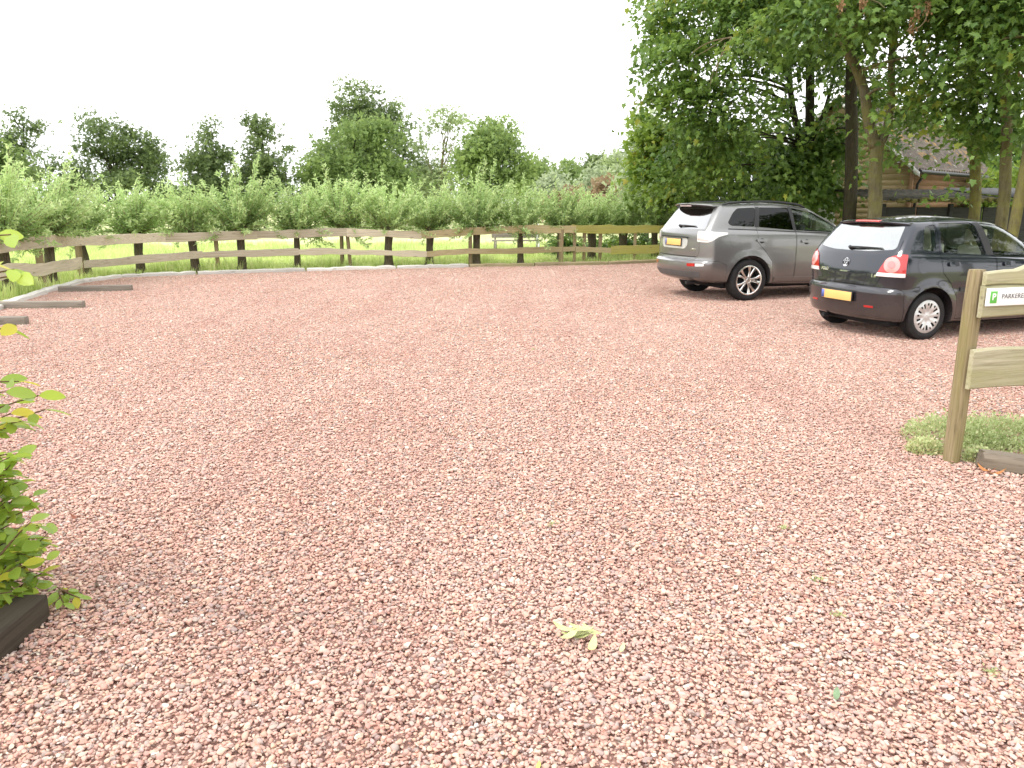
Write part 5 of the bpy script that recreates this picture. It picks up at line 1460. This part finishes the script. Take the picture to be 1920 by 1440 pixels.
# understorey behind the grey car and the pale willow bush at the tree edge
big_tree('leafy_shrub', gb(1250, 24.0), [([gb(1250, 24.0)] + tp([(1250, 330, 0), (1245, 260, 0)], 24.0), .09, .04)],
         [bl(1215, 270, 23.5, 36, 50), bl(1260, 310, 23.5, 60, 50), bl(1230, 350, 23.8, 46, 36), bl(1205, 225, 23.8, 18, 16), bl(1290, 260, 24, 50, 50)],
         'yellow-green maple shrub at the left end of the big maples', 911, 130, 26, mat=m_leafY, tint=.5, size=.15, spread=.28, nlimb=20, group='undergrowth below the maples')
big_tree('leafy_shrub', gb(1390, 26.0), [([gb(1390, 26.0)] + tp([(1390, 330, 0), (1400, 270, 0)], 26.0), .09, .04)],
         [bl(1340, 330, 25.5, 70, 50), bl(1420, 320, 25.5, 80, 50), bl(1380, 270, 26, 90, 40), bl(1480, 360, 25.5, 60, 36), bl(1370, 380, 25, 100, 30)],
         'dark leafy shrub behind the roof of the grey car', 912, 170, 24, tint=.55, size=.16, spread=.3, nlimb=16, group='undergrowth below the maples')
big_tree('leafy_shrub', gb(1530, 22.9), [([gb(1530, 22.9)] + tp([(1530, 330, 0), (1530, 290, 0)], 22.9), .07, .03)],
         [bl(1505, 335, 22.8, 46, 40), bl(1475, 300, 22.8, 40, 36), bl(1538, 300, 22.8, 26, 44), bl(1558, 255, 22.8, 30, 34), bl(1530, 365, 22.8, 22, 22)],
         'dark leafy shrub between the twin stems and the dark straight trunk', 913, 90, 24, tint=.5, size=.17, spread=.3, nlimb=12, group='undergrowth below the maples')
big_tree('leafy_shrub', gb(1062, 24.6), [([gb(1062, 24.6)] + [tuple(D(1062, 450, 24.6))], .05, .02)], [bl(1056, 455, 24.6, 24, 20), bl(1084, 468, 24.8, 22, 16)],
         'low dark shrub in the meadow behind the group of four fence posts', 914, 40, 24, tint=.22, size=.11, spread=.16, nlimb=6, group='low shrubs behind the fence', limb_r=.015)
big_tree('leafy_shrub', gb(1150, 25.2), [([gb(1150, 25.2)] + [tuple(D(1150, 450, 25.2))], .05, .02)], [bl(1132, 462, 25.2, 26, 20), bl(1170, 458, 25.0, 26, 22), bl(1205, 455, 25.4, 28, 24)],
         'low green shrub in the meadow behind the mossy right end of the fence', 915, 60, 24, tint=.5, size=.11, spread=.18, nlimb=8, group='low shrubs behind the fence', limb_r=.015)
far_tree('willow_bush', 1212, 205, 400, 120, 34, [(.05, .84, .3, .14), (-.1, .66, .36, .2), (.1, .46, .45, .2), (-.1, .3, .46, .16)], m_leafS, 'soft grey-green willow bush rising behind the leafy shrub at the tree edge', 61, 170, 28, .17, .28, cat='bush', group='bushes beyond the willow row')
for i, (px, py, y, w_, lab) in enumerate([(1860, 335, 27, 80, 'yellow-green bush behind the low dark shed'), (1925, 320, 25, 70, 'bush at the right edge behind the low dark shed'), (1800, 250, 36, 120, 'dark tree behind the tiled shed roof'), (1620, 200, 40, 140, 'dark tree far behind the pale forked trunk'), (1930, 180, 34, 150, 'dark tree behind the three trunks at the right edge')]):
    far_tree('bush' if i < 2 else 'dark_tree', px, py - 30, 400, w_, y, ROUND, m_leafY if i < 2 else m_leafN, lab, 70 + i, 120, 24, .17 if i < 2 else .26, .28 if i < 2 else .4, cat='bush' if i < 2 else 'tree', group='trees behind the sheds', kind='spray')

# ---- leafy shrub in the left foreground
m_leafB = leaf_mat('shrub_leaves', (.09, .19, .02), (.34, .47, .075), .42, .4, .4, (.52, .46, .05))
rng = np.random.default_rng(31)
sh = empty('leafy_shrub', (-2.25, 2.75, 0), 0, 'bright green broad-leaved shrub at the left edge, above the dark edging beam', 'shrub')
SO = np.array([-2.25, 2.75, 0])
st = MB(); lf = MB()
def sprig(p0, p1, nl, size, tint, sag=.05, gap=.5):
    p0, p1 = np.array(p0), np.array(p1); t_ = np.linspace(0, 1, 8)[:, None]
    mid = (p0 + p1) / 2 + np.array([0, 0, .10 * np.linalg.norm(p1 - p0)]) + rng.standard_normal(3) * .02
    path = (1 - t_)**2 * p0 + 2 * t_ * (1 - t_) * mid + t_**2 * p1
    st.tube(path - SO, np.linspace(.006, .002, 8), 5, cap=False)
    u = np.linspace(gap, 1, nl); pos = np.stack([np.interp(u, t_[:, 0], path[:, k]) for k in range(3)], 1)
    ax = (p1 - p0) / np.linalg.norm(p1 - p0); sd = np.cross(ax, [0, 0, 1]); sd /= np.linalg.norm(sd) + 1e-6
    sgn = np.where(np.arange(nl) % 2 == 0, 1, -1)[:, None]
    dr = ax * .7 + sd * sgn * .75 + rng.standard_normal((nl, 3)) * .25
    leaves(lf, pos - SO, size * rng.uniform(.75, 1.15, nl), dr, 'shrub', np.clip(tint + rng.normal(0, .24, nl), 0, 1), rng, .35, .5)
_lt2 = leaf_template
def leaf_template(kind):
    if kind == 'shrub':
        xs = [0, .16, .27, .30, .24, .12, 0]; ys = [0, .14, .32, .52, .74, .91, 1.0]
        V = []
        for x, y in zip(xs, ys): V += [(-x, y, .16 * x - .16 * y * y), (0, y, -.03 - .16 * y * y + .02), (x, y, .16 * x - .16 * y * y)]
        F = []
        for i in range(6):
            a = i * 3; F += [(a, a + 1, a + 4), (a, a + 4, a + 3), (a + 1, a + 2, a + 5), (a + 1, a + 5, a + 4)]
        return np.array(V), [np.array(F)]
    return _lt2(kind)
# main stems and leaf sprigs; the outer tips lie where the photograph shows them
stem0 = [np.array([-2.2, 2.9, 0]), np.array([-2.12, 2.75, 0]), np.array([-2.3, 2.6, 0])]
for p in stem0: st.tube(np.array([p, p + [.02, .0, .4], p + [-.02, .02, .9], p + [.03, -.05, 1.22]]) - SO, [.014, .012, .009, .005], 7)
def edge(px, py, y): return D(px, py, y)
TIPS = [(86, 1075, 2.95), (60, 1150, 2.90), (95, 1050, 2.98), (78, 985, 2.96), (90, 1020, 3.02), (40, 1180, 2.85), (70, 930, 3.0), (30, 1060, 2.9), (42, 905, 2.98), (50, 960, 2.95), (20, 1130, 2.86), (15, 1000, 2.9), (25, 850, 2.95), (30, 940, 2.92), (75, 1100, 2.94), (10, 900, 2.9), (56, 1040, 2.93), (12, 1075, 2.84), (6, 960, 2.86), (62, 1010, 2.98), (98, 1000, 3.02), (35, 1020, 2.9), (30, 1110, 2.86), (48, 1090, 2.9), (5, 1040, 2.84), (45, 990, 2.93), (18, 1150, 2.84)]
TIPS += [(rng.uniform(-8, 74) * (1 if py > 940 else .6), py, 2.85 + rng.uniform(0, .16)) for py in rng.uniform(845, 1165, 46)]
for px, py, y in TIPS:
    tip = edge(px - 8, py, y + rng.uniform(-.05, .05)); base = tip + np.array([-rng.uniform(.14, .30), rng.uniform(-.06, .06), -rng.uniform(.06, .26)]); base[2] = max(base[2], .06)
    sprig(base, tip, 6, .074, .52 + .28 * rng.random(), gap=.25)
for px, py, y in [(72, 742, 2.55), (85, 768, 2.6), (35, 715, 2.5), (40, 790, 2.5), (20, 775, 2.45), (10, 735, 2.4), (25, 800, 2.5)]:
    tip = edge(px, py, y); sprig(np.array([-2.16, 2.66, tip[2] - rng.uniform(.20, .34)]), tip, 10, .075, .72, gap=.3)
for px, py, y in [(30, 610, 2.2), (34, 515, 2.1), (20, 440, 2.15), (26, 505, 2.05), (5, 490, 2.1)]:
    tip = edge(px, py, y); sprig(np.array([-2.20, 2.62, tip[2] - rng.uniform(.22, .36)]), tip, 11, .070, .80, gap=.3)
for k in range(150):                                               # the body of the bush, left of the frame edge
    c = np.array([rng.uniform(-2.75, -2.08), rng.uniform(2.2, 3.1), rng.uniform(.12, 1.25)])
    if c[0] > -2.2 and c[2] > .62: c[0] -= .35
    sprig(c + np.array([rng.uniform(-.2, .05), rng.uniform(-.1, .1), -.1]), c, 5, .085, .4 + .3 * rng.random(), gap=.3)
for px, py in [(150, 1125), (128, 1112), (108, 1105), (120, 1135)]:   # low shoot creeping over the gravel
    tip = np.array([*G(px, py, .04), .05]); sprig(np.array([-1.86, 3.0, .05]), tip, 4, .055, .5, gap=.5)
lf.build('foliage', m_leafB, sh, fix=False, smooth=True)
st.build('stem', bark_mat('shrub_stem', (.10, .06, .03), (.22, .15, .08), None, 0, 2), sh, smooth=True)

# ---- low stonecrop round the foot of the sign post
m_sed = leaf_mat('stonecrop_leaves', (.22, .30, .10), (.55, .60, .33), .35, .5, .3, (.55, .50, .30))
rng = np.random.default_rng(12); N = 13000; mb = MB()
cen = np.array([(3.08, 5.28, .34, .36, .17), (3.45, 5.35, .40, .36, .16), (2.75, 5.03, .12, .10, .10), (3.9, 5.3, .4, .4, .12), (3.0, 4.84, .10, .08, .10), (3.25, 5.05, .3, .2, .10)])
k = rng.choice(6, N, p=[.27, .25, .12, .18, .07, .11]); c = cen[k]
d = rng.standard_normal((N, 3)); d /= np.linalg.norm(d, axis=1)[:, None]; d[:, 2] = np.abs(d[:, 2]); r = rng.uniform(.35, 1, N)**.5
pos = np.stack([c[:, 0] + d[:, 0] * c[:, 2] * r, c[:, 1] + d[:, 1] * c[:, 3] * r, d[:, 2] * c[:, 4] * r * rng.uniform(.6, 1.15, N)], 1)
tint = np.where(k == 2, .82, np.where(k == 4, .7, .48)) + rng.normal(0, .26, N)
leaves(mb, pos, .0175 * rng.lognormal(0, .3, N), d * .8 + rng.standard_normal((N, 3)) * .5 + np.array([0, 0, .5]), 'oval', tint, rng, 0)
tag(mb.build('stonecrop', m_sed, fix=False), 'light green stonecrop cushion around the foot of the sign post', 'ground cover', None, 'stuff')

# ---- fallen leaves and bits on the gravel
def litter(name, px, py, rot, size, col, label, kind='shrub', n=1, curl=.2):
    m = plain('leaf_' + label.replace(' ', '_')[:30], col, .6, var=.15, scale=60)
    x, y = G(px, py, .02)
    mb = MB(); V, F = leaf_template(kind); r_ = np.random.default_rng(int(px))
    for q in range(n):
        a = rot + (q and r_.uniform(-1.4, 1.4)); c_, s_ = math.cos(a), math.sin(a)
        W_ = V * size * np.array([.62, 1.25, 1]); W_[:, 2] = W_[:, 2] * .4 + curl * size * (V[:, 1] - .5)**2 * 2 + q * .004
        P = np.stack([W_[:, 0] * c_ - W_[:, 1] * s_, W_[:, 0] * s_ + W_[:, 1] * c_, W_[:, 2] + .016], 1)
        if q: P[:, :2] += r_.uniform(-.05, .05, 2) * np.array([1.4, .8])
        mb.addn(P, F[0], .5)
    o = mb.build(name, m, fix=False, smooth=True); o.location = (x, y, 0)
    return tag(o, label, 'leaf', 'fallen leaves on the gravel')
litter('leaf_sprig', 1112, 1192, 1.5, .085, (.50, .52, .22), 'pale wilted sprig of several leaves lying in the foreground gravel', n=8, curl=.5)
litter('fallen_leaf', 1170, 1205, 2.8, .05, (.52, .55, .26), 'small pale leaf just right of the wilted sprig')
litter('fallen_leaf', 1570, 1288, 2.7, .06, (.17, .25, .13), 'single green leaf lying alone in the right foreground gravel')
litter('fallen_leaf', 152, 972, 1.2, .06, (.20, .05, .02), 'dark red-brown leaf on the gravel right of the leafy shrub', curl=.9)
litter('fallen_leaf', 1886, 888, 1.4, .10, (.42, .17, .05), 'orange-brown dead leaf against the dark log', n=2, curl=.8)
litter('fallen_leaf', 182, 1105, .5, .05, (.10, .06, .035), 'curled dark leaf beside the low shoot of the shrub', curl=.9)
litter('fallen_leaf', 1230, 1268, 2.2, .025, (.45, .55, .30), 'tiny pale green leaf bit in the middle foreground gravel')
litter('fallen_leaf', 1012, 1425, 2.9, .035, (.50, .50, .12), 'yellowish leaf bit at the bottom edge of the view')
for i, (px, py) in enumerate([(1036, 982), (1470, 990), (1530, 1085), (1862, 1258), (1000, 655), (1572, 1152)]):
    rng = np.random.default_rng(600 + i); mb = MB(); N = 26
    x, y = G(px, py, .01)
    leaves(mb, np.stack([rng.normal(0, .014, N), rng.normal(0, .014, N), np.full(N, .008)], 1), .014 * rng.uniform(.6, 1.2, N), rng.standard_normal((N, 3)) * .6 + np.array([0, 0, .7]), 'oval', rng.normal(.5, .2, N), rng, 0)
    o = mb.build('weed_tuft', m_sed, fix=False); o.location = (x, y, 0)
    tag(o, 'tiny green weed tuft growing between the stones', 'weed', 'weed tufts in the gravel')
# ------------------------------------------------------------------ sheds and garden things behind
m_plank = wood_mat('weathered_cladding', (.15, .095, .045), (.36, .25, .13), None, .3)
m_plankb = wood_mat('brown_cladding', (.15, .085, .045), (.33, .20, .115), None, .3)
m_tar = wood_mat('dark_tarred_board', (.018, .018, .018), (.060, .058, .058), (.05, .07, .03), .3)
m_wtrim = plain('white_trim', (.72, .71, .67), .5, var=.08)
m_tile, t, b = new_mat('roof_tiles')
co = objco(t)
n1 = noise(t, 1.7, 6, .7, co); n2 = noise(t, 8, 5, .7, co)
c = ramp(t, n2, [(.3, (.06, .052, .045)), (.55, (.14, .115, .095)), (.75, (.21, .175, .14))])
c = mixc(t, ramp(t, n1, [(.55, (0,) * 3), (.66, (.8,) * 3)]), c, (.48, .27, .055))
n3 = noise(t, 5.5, 4, .6, co)
c = mixc(t, ramp(t, n3, [(.60, (0,) * 3), (.68, (.7,) * 3)]), c, (.42, .40, .34))
t.links.new(c, b.inputs['Base Color']); b.inputs['Roughness'].default_value = .9
m_corr = plain('corrugated_sheet', (.075, .07, .055), .9, spec=.15, var=.5, scale=5)
m_moss = plain('roof_moss', (.11, .10, .03), .95, var=.5, scale=12)

A = np.array([11.75, 24.0]); dR = np.array([.717, .697]); dL = np.array([-.697, .717])   # corner, side wall, gable wall
shed = empty('tiled_shed', (A[0], A[1], 0), 0, 'wooden shed with weathered board cladding and a lichen-spotted tiled roof among the maples', 'shed')
WID, LEN, EAV, RIDGE = 4.6, 7.0, 2.66, 4.75
ang = math.atan2(dR[1], dR[0])
shed.rotation_euler = (0, 0, ang)                                  # local x along the side wall, local y along the gable wall
def planks(mb, axis, length, z0, z1f, hp, out, rng):
    """overlapping horizontal boards; z1f(t) = top height at run t"""
    z = z0
    while z < 4.6:
        zt = z + hp
        # run clipped under the roof line
        ts = np.linspace(0, length, 60); ok = [t_ for t_ in ts if z1f(t_) > z + .02]
        if not ok: break
        a, b_ = min(ok), max(ok)
        th = .022
        P = [(a, z), (b_, z), (b_, zt - .003), (a, zt - .003)]
        V = []
        for u, w_ in P:
            lean = .007 * (1 - (w_ - z) / hp)
            V.append((u, -lean - out, w_) if axis == 'x' else (-lean - out, u, w_))
        for u, w_ in P: V.append((u, .01, w_) if axis == 'x' else (.01, u, w_))
        mb.add(V, [(0, 1, 2, 3), (7, 6, 5, 4), (0, 4, 5, 1), (1, 5, 6, 2), (2, 6, 7, 3), (3, 7, 4, 0)])
        z = zt
rng = np.random.default_rng(4)
mb = MB(); planks(mb, 'x', LEN, 0, lambda t_: EAV, .165, .0, rng); mb.build('side_wall', m_plankb, shed)
mb = MB(); planks(mb, 'y', WID, 0, lambda t_: EAV + (RIDGE - EAV) * (1 - abs(t_ - WID / 2) / (WID / 2)), .165, .0, rng)
g = mb.build('gable_wall', wood_mat('lightened_gable_cladding', (.33, .24, .13), (.52, .40, .24), None, .3, axis=1), shed)  # board colour lightened to make up for the shade on this wall
MB().box((LEN / 2 + .02, WID / 2, EAV / 2), (LEN - .06, WID - .06, EAV)).build('core', m_tar, shed)
MB().box((-.03, -.03, EAV / 2), (.09, .09, EAV)).build('corner_post', m_plankb, shed)
# tiled roof: wavy pantiles in courses, two slopes
def slope(y0, z0, y1, z1, sgn):
    nrow, ncol = 15, 190
    L_ = LEN + .55; xs = np.linspace(-.30, L_ - .30, ncol); V = []; F = []
    for r_ in range(nrow):
        for e in (0, 1):
            t_ = (r_ + e) / nrow
            y = y0 + (y1 - y0) * t_; z = z0 + (z1 - z0) * t_ + (.030 if e == 0 else .006)
            for x in xs:
                V.append((x, y, z + .028 * math.sin(x * 2 * math.pi / .23)))
        o = r_ * 2 * ncol
        F += [(o + i, o + i + 1, o + ncol + i + 1, o + ncol + i) for i in range(ncol - 1)]
        if r_: F += [(o - ncol + i, o - ncol + i + 1, o + i + 1, o + i) for i in range(ncol - 1)]
    return V, F
mb = MB(); V, F = slope(-.28, EAV - .10, WID / 2, RIDGE + .10, 1); mb.add(V, F)
V, F = slope(WID + .28, EAV - .10, WID / 2, RIDGE + .10, -1); mb.add(V, F)
rf = mb.build('roof', m_tile, shed, fix=False, smooth=True)
for s_ in (0, 1):
    y0 = -.34 if s_ == 0 else WID + .34
    k = MB(); a = np.array([-.33, y0, EAV - .20]); b_ = np.array([-.33, WID / 2, RIDGE + .02])
    V = []
    for p in (a, b_):
        for dx, dz in ((0, -.10), (.03, -.10), (.03, .03), (0, .03)): V.append(p + np.array([dx, 0, dz]))
    k.add(V, [(0, 1, 5, 4), (1, 2, 6, 5), (2, 3, 7, 6), (3, 0, 4, 7), (3, 2, 1, 0), (4, 5, 6, 7)]).build('bargeboard', m_wtrim, shed)
MB().tube([(-.28, -.33, EAV - .15), (LEN + .2, -.33, EAV - .18)], .06, 10).build('gutter', m_black, shed, sharp=60)
MB().tube([(.12, -.32, EAV - .2), (.16, -.14, EAV - .5), (.16, -.10, 0)], .04, 8).build('downpipe', m_black, shed, sharp=60)
MB().box((-.035, 2.62, 1.0), (.05, .9, 2.0), bev=.01).build('door', m_wtrim, shed)

# low dark lean-to with a mossy corrugated roof
lt = empty('low_shed', (12.0, 20.6, 0), R(6), 'low dark board shed with a mossy corrugated roof behind the hatchback', 'shed')
x0, x1 = -2.7, 3.6
mb = MB()
for i, x in enumerate(np.arange(x0, x1, .9)):
    mb.box((x + .445, 0, .77), (.86, .04, 1.5), bev=.006)
mb.build('wall', m_tar, lt)
for x in np.arange(x0, x1 + .1, 1.8): MB().box((x, -.03, .80), (.10, .10, 1.62), bev=.008).build('post', m_tar, lt)
def corr(x0, x1, y0, z0, y1, z1):
    n = int((x1 - x0) / .025); xs = np.linspace(x0, x1, n); V = []
    for dz in (0, -.008):
        for (y, z) in ((y0, z0), ((y0 + y1) / 2, (z0 + z1) / 2 - .01), (y1, z1)):
            for x in xs: V.append((x, y, z + .028 * math.sin(x * 2 * math.pi / .18) + dz))
    F = []
    for k in range(2):
        for r_ in range(2): F += [(k * 3 * n + r_ * n + i, k * 3 * n + r_ * n + i + 1, k * 3 * n + (r_ + 1) * n + i + 1, k * 3 * n + (r_ + 1) * n + i) for i in range(n - 1)]
    F += [(i, i + 1, 3 * n + i + 1, 3 * n + i) for i in range(n - 1)] + [(2 * n + i, 2 * n + i + 1, 5 * n + i + 1, 5 * n + i) for i in range(n - 1)]
    return V, F
V, F = corr(x0 - .2, .55, -.55, 1.70, 2.2, 1.98); MB().add(V, F).build('roof_sheet', m_corr, lt, smooth=True)
V, F = corr(.35, x1 + .3, -.35, 1.80, 2.2, 2.02); MB().add(V, F).build('roof_sheet', plain('grey_sheet', (.10, .10, .098), .8, var=.3, scale=4), lt, smooth=True)
ms = MB(); rng = np.random.default_rng(8)
for k in range(46):
    ms.box((rng.uniform(x0 - .1, .3), -.56 + rng.uniform(-.03, .1), 1.685 + rng.uniform(-.03, .05)), (rng.uniform(.06, .2), .1, rng.uniform(.04, .10)), bev=.02)
ms.build('moss', m_moss, lt, sharp=60)
MB().box((2.6, -.42, 1.72), (1.4, .03, .16), bev=.004).build('fascia', m_corr, lt)

# garden bench beyond the fence
gp_ = D(968, 470, 25.5)
bn_ = empty('garden_bench', (gp_[0], 25.5, 0), R(4), 'grey garden bench with one pale leg standing in the meadow behind the fence', 'bench')
mbs = MB()
for k in range(3): mbs.box((0, -.15 + k * .14, .46), (1.55, .12, .035), bev=.006)
mbs.build('seat', m_sleeper, bn_)
mbs = MB()
for k in range(2): mbs.box((0, .30, .62 + k * .19), (1.55, .03, .17), bev=.006)
mbs.build('backrest', m_sleeper, bn_)
for x, m_ in ((-.66, m_sleeper), (.70, m_wtrim)):
    MB().tube([(x + .02, .34, .98), (x, .30, .5), (x - .03, .26, 0)], .032, 8).build('leg', m_, bn_)
    MB().tube([(x, -.20, .45), (x - .01, -.22, 0)], .03, 8).build('leg', m_, bn_)
